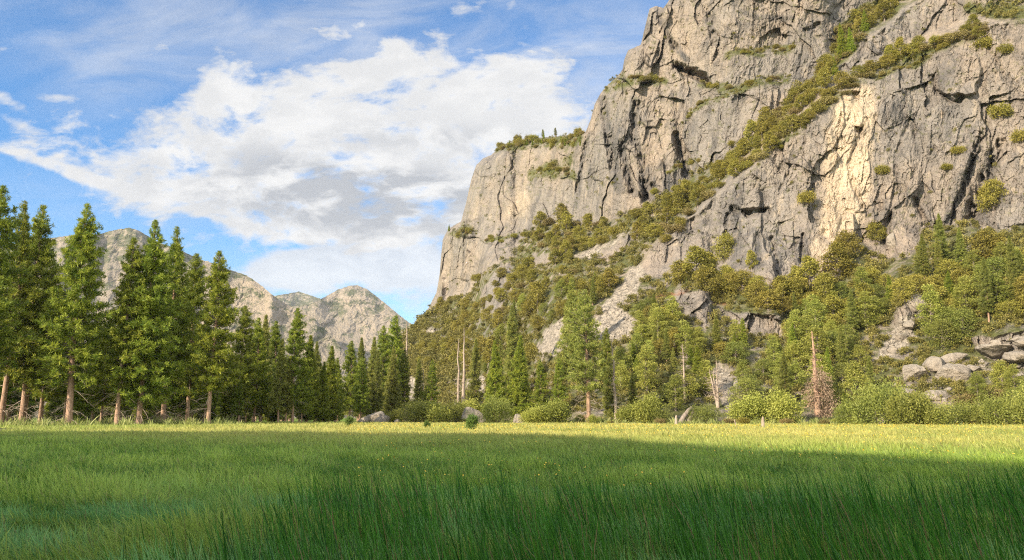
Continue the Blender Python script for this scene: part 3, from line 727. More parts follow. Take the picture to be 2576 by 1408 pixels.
def tree_meshes(w, h, seed, n, leaf, mat, trunk_r, cb=.3, nl=22, spray=.6, bark=M_BARKG, pointed=0.0, upb=.2):
    rng = np.random.default_rng(seed); lobes = []
    tg = Geo()
    P = np.array([[0, 0, -.5], [rng.normal(0, .03) * w, rng.normal(0, .03) * w, h * cb * .6], [rng.normal(0, .06) * w, rng.normal(0, .06) * w, h * cb * 1.2], [0, 0, h * .85]])
    tg.tube(P, [trunk_r * 1.25, trunk_r, trunk_r * .75, trunk_r * .2], 7)
    for i in range(nl):
        f = (i + .5) / nl; z = cb + (1 - cb) * f ** .9
        rad = w / 2 * (sin(min(1, (f + .12)) * pi * .93) ** .6) * (1 - pointed * f)
        a = i * 2.4 + rng.normal(0, .4); q = rad * rng.uniform(.35, .85)
        x, y = cos(a) * q, sin(a) * q; R = w * rng.uniform(.11, .21) * (1 - pointed * .55 * f)
        zz = z * h * rng.uniform(.93, 1.03) - R * .5
        lobes.append((x, y, zz, R, R * rng.uniform(.55, .85)))
        B = np.array([[0, 0, max(h * cb * .7, zz - q * .9)], [x * .5, y * .5, zz - R * .5], [x, y, zz]])
        tg.tube(B, [trunk_r * .38, trunk_r * .22, trunk_r * .08], 4)
    g = crown_cloud(rng, lobes, n, leaf, spray, upb=upb)
    return [('trunk', tg.mesh('trunk', [bark], True)), ('crown', g.mesh('crown', [mat]))]

def snag_meshes(H, r, seed, nb=40, spread=.25, fork=1, bark=M_DEAD, droop=.3, twigs=True):
    rng = np.random.default_rng(seed); tg = Geo(); bg_ = Geo()
    for f in range(fork):
        a = rng.uniform(0, 6.28); ln = (0 if f == 0 else .16) * H
        n = 9; s = np.linspace(0, 1, n)[:, None]
        P = np.array([0, 0, -.4]) * (1 - s) + np.array([cos(a) * ln, sin(a) * ln, H * (1 if f == 0 else .8)]) * s + rng.normal(0, .008 * H, (n, 3)) * s
        tg.tube(P, np.linspace(r, r * .12, n), 7)
        for i in range(nb):
            q = rng.uniform(.22, .98); b = rng.uniform(0, 6.28); L = H * spread * rng.uniform(.4, 1) * (1.1 - q)
            base = P[int(q * (n - 1))] + (P[min(n - 1, int(q * (n - 1)) + 1)] - P[int(q * (n - 1))]) * ((q * (n - 1)) % 1)
            d0 = np.array([cos(b), sin(b), rng.uniform(-.1, .6) - droop])
            ss = np.linspace(0, 1, 4)[:, None]
            B = base + d0 * L * ss + rng.normal(0, .05 * L, (4, 3)) * ss
            bg_.tube(B, np.linspace(r * .16, r * .05, 4), 3)
            if twigs:
                for t_ in range(3):
                    m = rng.integers(1, 4); d1 = d0 + rng.normal(0, .6, 3)
                    bg_.tube(B[m] + d1 * np.linspace(0, L * .35, 3)[:, None], [r * .07, r * .05, r * .03], 3)
    return [('trunk', tg.mesh('trunk', [bark], True)), ('crown', bg_.mesh('crown', [bark]))]

def rock_mesh(sx, sy, sz, seed, sub=4, mat=None):
    import bmesh
    bm = bmesh.new(); bmesh.ops.create_icosphere(bm, subdivisions=sub, radius=1)
    co = np.array([v.co[:] for v in bm.verts]); rng = np.random.default_rng(seed)
    for i in range(18):                                # cut by random planes into a blocky boulder
        nrm = unit(rng.normal(size=3)); dd = rng.uniform(.45, .82)
        p = co @ nrm; over_ = np.maximum(p - dd, 0); co = co - over_[:, None] * nrm * .92
    a = fbm(co[:, 0] * 2.2 + co[:, 2], co[:, 1] * 2.2 - co[:, 2] * 1.3, 4, seed)
    co = co * (1 + .06 * a)[:, None]
    co = co * np.array([sx, sy, sz]) * 1.25
    for v, c in zip(bm.verts, co): v.co = c
    me = bpy.data.meshes.new('boulder'); bm.to_mesh(me); bm.free()
    for k in ('veg', 'scar', 'scree', 'crack', 'rust'): me.attributes.new(k, 'FLOAT', 'POINT')
    me.materials.append(mat or M_BOULDER); me.shade_flat(); return me

# ------------------------------------------------------------------ placing copies
USED = set()
def place(name, parts, loc, scale=1.0, rz=0.0, label='', cat='tree', group=None, sz=1.0, tilt=(0, 0)):
    if len(parts) == 1:
        o = link(name, parts[0][1])
    else:
        o = bpy.data.objects.new(name, None); o.empty_display_size = .5; COL.objects.link(o)
        for pn, me in parts:
            link(pn, me, o)
    o.location = tuple(loc); o.rotation_euler = (tilt[0], tilt[1], rz); o.scale = (scale, scale, scale * sz)
    tag(o, label, cat, group)
    return o

# prototypes
PINES = [pine_meshes(45, 7.6, .21, 11, dens=1.2, r=.52, shape=.70, tuftL=.85, lopsided=.3), pine_meshes(47, 8.8, .19, 12, dens=1.2, shape=.80, r=.68, tuftL=.85, lopsided=.2), pine_meshes(40, 6.4, .18, 13, dens=1.15, shape=.62, r=.44, tuftL=.8, lopsided=.4),
         pine_meshes(43, 6.2, .25, 14, dens=1.15, shape=.95, r=.5, tuftL=.8, lopsided=.45), pine_meshes(46, 8.8, .11, 15, dens=1.25, shape=.78, r=.6, tuftL=.85, lopsided=.2)]
FIRS = [pine_meshes(30, 4.3, .10, 21, dens=1.3, shape=1.0, needle=M_NEEDLE2, tuftL=.75, dead=False, r=.42), pine_meshes(30, 3.6, .16, 22, dens=1.2, shape=.9, needle=M_NEEDLE2, tuftL=.7, dead=False, r=.36, lopsided=.35),
        pine_meshes(26, 5.0, .06, 23, dens=1.2, shape=1.05, needle=M_NEEDLE, tuftL=.8, dead=False, r=.38)]
FIRS2 = FIRS[2]
SLOPE_PINE = pine_meshes(33, 7.0, .25, 24, dens=.8, shape=.65, needle=M_NEEDLE2, tuftL=.75, dead=True, r=.55, lopsided=.3)
LIVE_OAK = [tree_meshes(9, 10, 31, 5200, .42, M_OAK, .35, .18), tree_meshes(10, 9, 32, 5200, .42, M_OAK, .35, .12), tree_meshes(8, 12, 33, 5200, .42, M_OAK, .32, .2, pointed=.3)]
BROAD = [tree_meshes(9, 14, 41, 6500, .38, M_BRIGHT, .3, .15, nl=30, pointed=.35), tree_meshes(11, 13, 42, 7000, .38, M_WILLOW, .34, .12, nl=30), tree_meshes(8, 16, 43, 6500, .36, M_BRIGHT, .3, .18, nl=32, pointed=.5, spray=.5)]
BUSH = [bush_meshes(6, 3.6, 51, 3600, .30, M_OAK), bush_meshes(6.5, 3.2, 52, 3600, .30, M_OAK, nl=15), bush_meshes(5.5, 3.0, 53, 3200, .3, M_SCRUB, nl=14), bush_meshes(6, 2.6, 54, 3200, .3, M_SCRUB)]
WILLOW = [bush_meshes(9, 6, 61, 9000, .34, M_WILLOW, nl=20, spray=.38, upb=.8, spiky=True), bush_meshes(8, 5, 62, 8000, .34, M_WILLOW, nl=18, spray=.38, upb=.8, spiky=True), bush_meshes(9, 6.2, 63, 8500, .34, M_BRIGHT, nl=20, spray=.5)]
M_SAP = foliage_mat('sapling_needles', (0.03, 0.075, 0.015), (0.13, 0.19, 0.04), 0.2)
YOUNG = bush_meshes(2.2, 2.6, 71, 1800, .28, M_SAP, nl=9, spray=.25, upb=.8)

zfix = lambda p: np.array([p[0], p[1], float(gz(np.array(p[0]), np.array(p[1])))])

# ---- left wood: front pines (pixel of the foot, y of the top, distance, prototype)
FRONT = [(-60, 470, 150, 0, 'great leaning-branched pine cut by the left edge of the photo'), (8, 505, 168, 3, 'tall pine with a bare pinkish trunk at the far left edge'),
         (55, 516, 176, 1, 'broad dense pine second from the left edge with sunlit yellow-green flank'),
         (100, 660, 172, 2, 'shorter shaded pine with a grey trunk left of the thick orange trunk'),
         (170, 512, 156, 1, 'tallest pine with the thick sunlit orange trunk standing forward of the wood'),
         (298, 600, 160, 0, 'pine with slender sunlit orange trunk between the thick trunk and the twin dark pines'),
         (352, 556, 162, 4, 'tall dark pine with a purplish shaded trunk and pointed top'),
         (412, 570, 176, 3, 'dark narrow-topped pine just right of the tall purplish-trunked pine'),
         (470, 640, 186, 2, 'smaller shaded pine between the dark pines and the lone pointed pine'),
         (526, 634, 166, 0, 'pointed pine with pink upper trunk at the right end of the tall wood'),
         (600, 770, 205, 2, 'lower pine filling the notch right of the pointed pine')]
NF = {'g': 'tall pines along the left edge of the meadow'}
hts = [45, 47, 40, 43, 46]
for i, (px, ty, d, k_, lab) in enumerate(FRONT):
    g0 = zfix(ground_at(px, d)); dist = np.hypot(g0[0], g0[1])
    # height that puts the top at ty for this bearing
    az, _ = azt(px, 1050)
    best = min(np.linspace(12, 70, 300), key=lambda hh: abs(float(to_px(az, (hh + g0[2] - CAMZ) / dist)[1]) - ty))
    s = best / hts[k_]
    place('pine_tree', PINES[k_], g0, s, random.Random(i).uniform(0, 6.28), lab, 'pine tree', NF['g'], 1.0)
rr = random.Random(5)
# second and third rows of the wood: darker trunks and crowns between the front trees
BACK = []
for i in range(44):
    px = rr.uniform(-260, 640); d = rr.uniform(186, 262)
    topy = np.interp(px, [-260, 0, 120, 140, 260, 300, 420, 500, 640], [560, 620, 740, 700, 740, 690, 680, 760, 880]) + rr.uniform(20, 130)
    BACK.append((px, topy, d))
for i, (px, ty, d) in enumerate(sorted(BACK)):
    g0 = zfix(ground_at(px, d)); dist = np.hypot(g0[0], g0[1]); az, _ = azt(px, 1050)
    best = min(np.linspace(8, 70, 250), key=lambda hh: abs(float(to_px(az, (hh + g0[2] - CAMZ) / dist)[1]) - ty))
    k_ = rr.choice([0, 2, 3, 4, 4]); s = best / hts[k_]
    place('pine_tree', PINES[k_], g0, s, rr.uniform(0, 6.28), 'shaded pine standing inside the dark wood behind the front row of tall pines', 'pine tree', 'pines inside the left wood', 1.0)

for i in range(46):
    px = rr.uniform(-200, 700); d = rr.uniform(225, 300)
    g0 = zfix(ground_at(px, d)); place('conifer_tree', FIRS2, g0, rr.uniform(.34, .66), rr.uniform(0, 6.28), 'low dark young conifer in the deep shade between the trunks of the left wood', 'conifer', 'young conifers inside the left wood', 1.0)
# ---- middle groups and the receding line of conifers
MID = [(640, 800, 215, 'narrow conifer at the left end of the middle pine group', 0), (655, 792, 240, 'dark spire-topped conifer left of the broad middle pine', 0), (685, 808, 250, 'shorter conifer touching the left side of the broad middle pine', 1),
       (700, 850, 205, 'small pine with a thin pink trunk in front of the broad middle pine', 1), (735, 775, 208, 'broad pointed pine with pink trunks at the middle of the meadow edge', 9), (720, 900, 206, 'low slender pine beside the broad middle pine', 1),
       (772, 845, 225, 'dark conifer just right of the broad middle pine', 2), (790, 860, 240, 'conifer with a rounded top right of the broad middle pine', 0), (758, 905, 212, 'small leaning-trunk pine at the foot of the dark middle conifers', 1),
       (828, 872, 235, 'dark dense conifer at the right end of the middle group', 2), (845, 900, 260, 'half-hidden conifer behind the right end of the middle group', 0), (810, 910, 228, 'low dark conifer in the middle group', 2),
       (880, 858, 285, 'thin-trunked sunlit pine left of the white boulders', 1), (905, 850, 300, 'narrow conifer above the white boulders', 0), (908, 900, 262, 'small green pine with a thin straight trunk by the white boulders', 1), (935, 848, 310, 'slender spire conifer behind the white boulders', 0),
       (960, 820, 330, 'feathery dark conifer rising above the receding treeline', 0), (945, 880, 300, 'conifer with bare lower trunk right of the white boulders', 1), (992, 795, 345, 'tallest feathery conifer at the foot of the cliff slope', 1), (985, 870, 320, 'greyish conifer beneath the tallest feathery conifer', 0),
       (1015, 880, 335, 'thin conifer at the toe of the talus', 1), (1050, 900, 330, 'pale thin conifer left of the twin snags', 1), (1085, 905, 325, 'slender green conifer near the twin snags', 0), (1195, 850, 330, 'grey-green narrow conifer right of the twin snags', 1),
       (1245, 858, 262, 'dense green conifer behind the rounded bright bush', 2), (1290, 770, 300, 'tall narrow conifer on the lower slope left of the pale rockslide', 0), (1310, 845, 262, 'dark full conifer left of the pale rockslide', 2), (1360, 905, 240, 'pine with fanned sunlit branches behind the wide round bush', 9),
       (1405, 900, 238, 'pine with a thin orange trunk behind the wide round bush', 9), (1535, 890, 215, 'slender green pine right of the leaning orange-trunked pine', 0), (1530, 825, 250, 'thin pale conifer standing against the white rockslide', 1),
       (1440, 700, 275, 'tall bushy conifer high on the slope left of the white rockslide', 0), (1880, 800, 250, 'pale green pointed conifer below the small grey outcrops', 0), (1740, 745, 290, 'light green spire conifer beside the small grey outcrop', 0)]
fh = {0: 30, 1: 30, 2: 26}
for i, (px, ty, d, lab, k_) in enumerate(MID):
    g0 = zfix(ground_at(px, d)); az, _ = azt(px, 1050)
    oc = None
    dist = np.hypot(g0[0], g0[1])
    toe = float(np.interp(px, toe_px, toe_d))
    if px > 905 and dist > toe + 2:       # stand on the slope
        j = int(round((float(az) - az0) / (az1 - az0) * (NC - 1))); ii = int(np.searchsorted(Dg[:, j], dist)); ii = min(ii, NR - 1)
        g0 = np.array([Xg[ii, j], Yg[ii, j], Zg[ii, j] - .3]); dist = Dg[ii, j]
    best = min(np.linspace(4, 60, 300), key=lambda hh: abs(float(to_px(az, (hh + g0[2] - CAMZ) / dist)[1]) - ty))
    if k_ in (0, 1) and i % 2 == 0: k_ = 9
    if k_ == 9: pr, H_ = PINES[0 if i % 2 else 2], (45 if i % 2 else 40)
    else: pr, H_ = FIRS[k_], fh[k_]
    place('conifer_tree', pr, g0, best / H_ * (1.0 if k_ != 9 else 1.0), rr.uniform(0, 6.28), lab, 'conifer', 'conifers along the middle of the meadow edge', 1.0)
# forest filling behind the middle group
for i in range(46):
    px = rr.uniform(600, 1010); d = rr.uniform(250, 420) if px < 860 else rr.uniform(320, 430)
    topy = np.interp(px, [600, 650, 735, 800, 880, 960, 1000], [860, 870, 880, 900, 890, 870, 870]) + rr.uniform(10, 90)
    g0 = zfix(ground_at(px, d)); az, _ = azt(px, 1050); dist = np.hypot(g0[0], g0[1])
    best = min(np.linspace(6, 60, 200), key=lambda hh: abs(float(to_px(az, (hh - CAMZ) / dist)[1]) - topy))
    k_ = rr.choice([0, 1, 2])
    place('conifer_tree', FIRS[k_], g0, best / fh[k_], rr.uniform(0, 6.28), 'small conifer in the receding treeline behind the middle pines', 'conifer', 'conifers of the receding treeline', rr.uniform(.9, 1.1))

# the leaning orange-trunked pine
g0 = zfix(ground_at(1482, 205)); place('pine_tree', SLOPE_PINE, g0, 1.0, 1.0, 'lone pine with a thick bare orange trunk leaning left over rust-red litter', 'pine tree', None, 1.03, (0, -0.05))
g0 = zfix(ground_at(1550, 208)); place('pine_tree', snag_meshes(21, .5, 81, 90, .12, 1, M_DEAD, .5), g0, 1.0, 0, 'dying pine with a skirt of drooping dead branches right of the leaning orange pine', 'dead tree', None, 1.0, (0, -.03))
SNAGS = [(1152, 850, 330, 'left of the twin bare pinkish snags', 1, .14), (1165, 825, 325, 'right and taller of the twin bare pinkish snags', 1, .12), (1725, 865, 222, 'bare pale forked dead tree above the leaning split log', 2, .34), (1808, 905, 214, 'many-branched pale dead tree in front of the shaded grey rock', 3, .34),
         (1020, 805, 385, 'thin bare white snag against the sky notch', 1, .1), (1063, 925, 350, 'short crooked white snag above the bushes', 1, .1), (2440, 730, 300, 'bare twiggy grey tree on the slope under the cliff at right', 2, .4)]
for i, (px, ty, d, lab, fk, sp) in enumerate(SNAGS):
    g0 = zfix(ground_at(px, d)); az, _ = azt(px, 1050); dist = np.hypot(g0[0], g0[1])
    j = int(round((float(az) - az0) / (az1 - az0) * (NC - 1)))
    if dist > D0[j]:
        ii = min(int(np.searchsorted(Dg[:, j], dist)), NR - 1); g0 = np.array([Xg[ii, j], Yg[ii, j], Zg[ii, j]]); dist = Dg[ii, j]
    best = min(np.linspace(4, 60, 300), key=lambda hh: abs(float(to_px(az, (hh + g0[2] - CAMZ) / dist)[1]) - ty))
    place('dead_tree', snag_meshes(best, best * .02 + .18, 90 + i, 26 if fk < 2 else 34, sp, fk, M_DEAD, .1 if fk > 1 else .5), g0, 1, 0, lab, 'dead tree', None)
# the rust-brown dead tree
g0 = zfix(ground_at(2058, 200))
pm = snag_meshes(23, .95, 124, 70, .15, 1, M_BARK, .5)
rg_ = Geo(); r_ = np.random.default_rng(121)
lobes = [(r_.normal(0, 1.3) + .9, r_.normal(0, 1.0), z, 1.5, 1.7) for z in np.linspace(1.8, 12, 17)]
crown_cloud(r_, lobes, 4200, .6, .22, g=rg_, upb=-1.2)
pm.append(('dead_foliage', rg_.mesh('dead_foliage', [M_RUST])))
place('dead_tree', pm, g0, 1, 0, 'tall dead conifer with rust-brown hanging needles and a bare twin top', 'dead tree', None)

# ---- front bushes, willows and trees along the right edge of the meadow
ROW = [(1000, 1063, 250, 7.5, 1022, 2, 'low bright bush right of the white boulders'), (1040, 1063, 238, 10, 1008, 0, 'round willow bush left end of the bush row'), (1088, 1064, 236, 12, 1005, 2, 'big rounded green bush in the middle of the bush row'),
       (1140, 1064, 240, 11, 1010, 0, 'spreading willow bush just left of the square pale boulder'), (1185, 1062, 262, 13, 1000, 2, 'hazy green bush behind the square pale boulder'),
       (1252, 1064, 218, 9.0, 1002, 0, 'tall bright rounded bush right of the square pale boulder'), (1350, 1064, 212, 9, 1018, 2, 'left lobe of the wide dark green bush'), (1402, 1064, 214, 12, 1000, 2, 'wide dark green rounded bush left of the leaning orange-trunked pine'),
       (1600, 1060, 212, 11, 1010, 2, 'dark bush at the foot of the trees right of the dying pine'), (1660, 1058, 210, 7, 1025, 0, 'small light bush left of the pale stump post'), (1640, 1058, 216, 10, 985, 2, 'dark rounded tree bush behind the pale stump post'),
       (1775, 1056, 205, 8, 1020, 0, 'small green bush right of the leaning split log'), (1900, 1058, 205, 13, 985, 2, 'dark shaded bush left of the short white post'), (1960, 1058, 206, 12, 975, 2, 'dense shaded bush above the short white post'),
       (2150, 1062, 196, 9, 1010, 0, 'grey-green bush right of the rust-brown dead tree'), (2215, 1064, 190, 14, 965, 0, 'big feathery willow right of the rust-brown dead tree'), (2290, 1066, 186, 12, 985, 1, 'feathery bright willow left of the low bushes at right'), (2345, 1066, 186, 9, 1010, 1, 'pale rounded willow under the big round boulders'),
       (2420, 1064, 196, 10, 1012, 0, 'low yellow-green willow below the round boulders'), (2480, 1064, 194, 9, 1020, 1, 'low willow near the right edge of the meadow'), (2545, 1065, 190, 11, 995, 0, 'broad willow at the right edge of the photo'), (2620, 1065, 188, 11, 980, 1, 'willow cut by the right edge of the photo')]
for i, (px, fy, d, w, ty, k_, lab) in enumerate(ROW):
    d = min(d, float(np.interp(px, toe_px, toe_d)) - 2.5)
    g0 = zfix(ground_r(px, d)); az, _ = azt(px, 1050); dist = np.hypot(g0[0], g0[1])
    hh = 1.1 * max(2.0, dist * float(azt(px, ty)[1]) + CAMZ)
    w0, h0 = [(9, 6), (8, 5), (9, 6.2)][k_]
    place('willow_bush', WILLOW[k_], g0 - np.array([0, 0, .15]), w / w0, rr.uniform(0, 6.28), lab, 'bush', 'bushes along the far edge of the meadow', (hh / h0) / (w / w0) * .9)

# ---- things on the slope, placed by zones of the mountain surface
def surf(px, py, sink=.3):
    r = on_cliff(px, py)
    if r is None: return None
    p, d = r; return p - np.array([0, 0, sink]), d
ZONES = [  # polygon, count, builder kinds, width in px (lo, hi), phrase
    ([(1560, 1040), (1560, 900), (1650, 820), (1800, 850), (2000, 870), (2200, 880), (2200, 1040)], 54, 'BBF', (50, 92), 'at the foot of the cliff left of the round boulders', 'broadleaf trees at the foot of the cliff'),
    ([(1560, 900), (1620, 760), (1700, 850), (1860, 870), (2000, 800), (2150, 740), (2260, 720), (2230, 800), (2150, 880), (1900, 900)], 40, 'BBOF', (46, 78), 'on the slope under the grey outcrops', 'broadleaf trees on the slope under the outcrops'),
    ([(1700, 700), (1780, 700), (1960, 750), (2090, 720), (2110, 790), (1990, 800), (1850, 760), (1720, 745)], 24, 'O', (50, 85), 'in the olive belt right under the big slab', 'dark oaks under the big slab'),
    ([(2100, 690), (2200, 710), (2330, 680), (2460, 670), (2640, 670), (2640, 820), (2420, 820), (2250, 760), (2110, 740)], 40, 'OOBF', (50, 86), 'on the wooded slope at the right end of the cliff', 'trees on the wooded slope at right'),
    ([(2290, 830), (2440, 830), (2450, 880), (2300, 885)], 5, 'B', (75, 110), 'between the round boulders and the rock field', 'trees above the round boulders'),
    ([(2440, 985), (2600, 985), (2600, 1030), (2420, 1030)], 9, 'bB', (44, 66), 'just right of the round boulders', 'trees right of the round boulders'),
    ([(1160, 900), (1340, 760), (1500, 690), (1560, 720), (1490, 780), (1360, 850), (1340, 960), (1160, 960)], 50, 'OOFB', (30, 56), 'between the twin snags and the white rockslide', 'trees left of the white rockslide'),
    ([(1040, 830), (1110, 770), (1230, 730), (1300, 660), (1420, 600), (1560, 620), (1540, 680), (1400, 720), (1260, 800), (1180, 850)], 60, 'bbO', (20, 40), 'on the upper slope below the left bluff', 'bushes on the upper left slope'),
    ([(1040, 850), (1200, 790), (1200, 900), (1060, 950)], 22, 'O', (24, 42), 'on the lower slope behind the twin snags', 'oaks behind the twin snags'),
    ([(1640, 600), (1760, 470), (1850, 395), (1980, 260), (2090, 170), (2110, 190), (1990, 310), (1880, 425), (1770, 530), (1680, 620)], 62, 'b', (34, 56), 'on the diagonal green ramp up the cliff', 'bushes on the diagonal ramp'),
    ([(1890, 430), (1960, 345), (2060, 260), (2150, 195), (2260, 145), (2380, 95), (2480, 60), (2470, 95), (2350, 130), (2240, 170), (2150, 220), (2060, 285), (1970, 365)], 44, 'b', (30, 50), 'on the upper parallel ledge above the slab', 'bushes on the ledge above the slab'),
    ([(2090, 170), (2110, 60), (2220, -20), (2330, -40), (2230, 50), (2130, 150)], 22, 'b', (32, 54), 'at the top of the diagonal ramp', 'bushes at the top of the ramp'),
    ([(1290, 600), (1380, 560), (1560, 565), (1690, 505), (1740, 470), (1700, 560), (1600, 620), (1420, 640)], 48, 'b', (28, 50), 'along the foot of the dark-streaked wall', 'bushes at the foot of the dark-streaked wall'),
]
for zi, (poly, cnt, kinds, (wlo, whi), phrase, group) in enumerate(ZONES):
    xs = [p[0] for p in poly]; ys = [p[1] for p in poly]; got = 0; pts = []; tries = 0
    while got < cnt and tries < 6000:
        tries += 1
        px, py = rr.uniform(min(xs), max(xs)), rr.uniform(min(ys), max(ys))
        if float(sdpoly(np.array([px]), np.array([py]), poly)[0]) < 0: continue
        w = rr.uniform(wlo, whi)
        if any(abs(px - q[0]) < w * .45 and abs(py - q[1]) < w * .28 for q in pts): continue
        if any(float(sdpoly(np.array([px, px]), np.array([py - w * .3, py - w * .8]), p).max()) > -w * .22 for p in SCREE + OUTCROPS[:2] + OUTCROPS[5:]): continue
        s_ = surf(px, py)
        if s_ is None: continue
        pts.append((px, py)); got += 1
        p, d = s_; wm = w * d / F; kd = rr.choice(kinds)
        if kd == 'B':
            k_ = rr.randrange(3); w0 = [9, 11, 8][k_]; pr = BROAD[k_]; tn = ['leafy green', 'pale yellow-green', 'slender fresh green'][k_]; nm, cat = 'broadleaf_tree', 'tree'; s = wm / w0
        elif kd == 'F':
            k_ = rr.randrange(3); w0 = [8, 7, 10][k_]; pr = FIRS[k_]; tn = ['pointed', 'narrow pointed', 'broad pointed'][k_]; nm, cat = 'conifer_tree', 'conifer'; s = wm * .45 / w0
        elif kd == 'O':
            k_ = rr.randrange(3); w0 = [9, 10, 8][k_]; pr = LIVE_OAK[k_]; tn = ['dark olive round', 'low spreading olive', 'tall olive'][k_]; nm, cat = 'oak_tree', 'tree'; s = wm / w0
        else:
            k_ = rr.randrange(6); w0 = [6, 6.5, 5.5, 6, 9, 8][k_]; pr = (BUSH + LIVE_OAK[0:3:2])[k_]; tn = ['olive', 'wide olive', 'brownish', 'low brownish', 'upright round', 'upright narrow'][k_]; nm, cat = 'bush', 'bush'; s = wm / w0
        sz = 'large' if w > (wlo + whi) / 2 else 'smaller'
        place(nm, pr, p, s, rr.uniform(0, 6.28), '%s %s %s %s' % (sz, tn, cat, phrase), cat, group, rr.uniform(.8, 1.15) * (.72 if kd == 'B' else .85))

for li, (pts_, w_) in enumerate(LEDGES):
    if w_ < 6: continue
    for q in range(9):
        f = rr.random() * (len(pts_) - 1); i0 = int(f); f -= i0
        px = pts_[i0][0] * (1 - f) + pts_[i0 + 1][0] * f; py = pts_[i0][1] * (1 - f) + pts_[i0 + 1][1] * f + rr.uniform(-3, 7)
        s_ = surf(px, py, .1)
        if s_ is None: continue
        p, d = s_; w = rr.uniform(14, 30) * (w_ / 12) ** .5
        place('bush', BUSH[rr.randrange(4)], p, w * d / F / 6, rr.uniform(0, 6.28), 'low shrub rooted on one of the narrow ledges crossing the upper cliff', 'bush', 'shrubs on the cliff ledges', rr.uniform(.7, 1.1))

# named single bushes and pines on ledges
SINGLES = [(1825, 640, 62, 'O', 'round dark oak in the notch at the left foot of the slab'), (1892, 672, 40, 'O', 'small orange-green bush at the foot of the slab'), (2028, 505, 55, 'b', 'lone bush on a ledge in the middle of the slab'), (2135, 640, 62, 'O', 'dark oak against the foot of the pale scar'),
           (2500, 525, 70, 'O', 'yellow-green tree in the shaded recess at the right of the cliff'), (2205, 600, 48, 'O', 'green bush in the crack right of the pale scar'), (2410, 380, 36, 'b', 'upper small bush on the right half of the slab'), (2380, 420, 30, 'b', 'middle small bush on the right half of the slab'),
           (2222, 432, 44, 'b', 'bush in the crevice right of the pale scar'), (2520, 290, 60, 'b', 'dark bush high on the slab near the right edge'), (2570, 350, 50, 'b', 'bush on the slab at the right edge of the photo'), (2465, 118, 55, 'b', 'bush on the slab crest near the top right'), (2530, 130, 46, 'b', 'dark bush under the top right overhang'),
           (1292, 590, 22, 'b', 'round grey bush alone on the pale bench of the left bluff'), (1262, 602, 16, 'b', 'tiny bush on the pale bench of the left bluff'), (1158, 590, 34, 'b', 'dark bush on the shoulder of the left bluff'), (1155, 820, 40, 'b', 'bush low on the left skyline slope'), (1205, 700, 40, 'b', 'tall dark bush in the gully below the left bluff'),
           (1650, 480, 30, 'b', 'bush at the foot of the dark wall gully'), (1700, 470, 26, 'b', 'small bush on the wall left of the ramp'), (1840, 360, 30, 'b', 'bush left of the ramp under the grey dome'), (1770, 445, 24, 'b', 'little bush beside the ramp')]
for px, py, w, kd, lab in SINGLES:
    s_ = surf(px, py + 8)
    if s_ is None: continue
    p, d = s_; wm = w * d / F
    pr, w0 = (LIVE_OAK[rr.randrange(3)], 9) if kd == 'O' else (BUSH[rr.randrange(2)], 6.2)
    place('oak_tree' if kd == 'O' else 'bush', pr, p, wm / w0, rr.uniform(0, 6.28), lab, 'bush' if kd != 'O' else 'tree', None, 1.0)
for i, (px, py, h, lab) in enumerate([(2118, 150, 95, 'dark pine at the upper end of the diagonal ramp'), (2140, 135, 70, 'second dark pine at the upper end of the diagonal ramp'), (2178, 80, 60, 'conifer above the two dark ramp pines'), (2100, 190, 50, 'low conifer under the dark ramp pines'), (1035, 815, 26, 'tiny conifer standing on the skyline notch'), (1130, 582, 20, 'tiny conifer on the shoulder of the left bluff')]):
    s_ = surf(px, py)
    if s_ is None: continue
    p, d = s_; place('conifer_tree', FIRS[2], p, h * d / F / 26, i, lab, 'conifer', None)
# skyline pines on the bluff
for i in range(60):
    px = rr.uniform(1255, 1470)
    base_y = float(np.interp(px, [p[0] for p in SIL], [p[1] for p in SIL])) + rr.uniform(2, 16 if px < 1380 else 34)
    s_ = surf(px, base_y)
    if s_ is None: continue
    p, d = s_; h = rr.uniform(9, 24)
    if rr.random() < .5: place('bush', BUSH[rr.randrange(4)], p, rr.uniform(16, 30) * d / F / 6, rr.uniform(0, 6), 'low dark shrub in the fringe along the flat top of the left bluff', 'bush', 'shrubs on top of the left bluff', rr.uniform(.9, 1.5))
    else: place('conifer_tree', FIRS[2] if rr.random() < .7 else SLOPE_PINE, p, h * d / F / 28, rr.uniform(0, 6), 'tiny conifer in the fringe along the flat top of the left bluff', 'conifer', 'conifers on top of the left bluff')

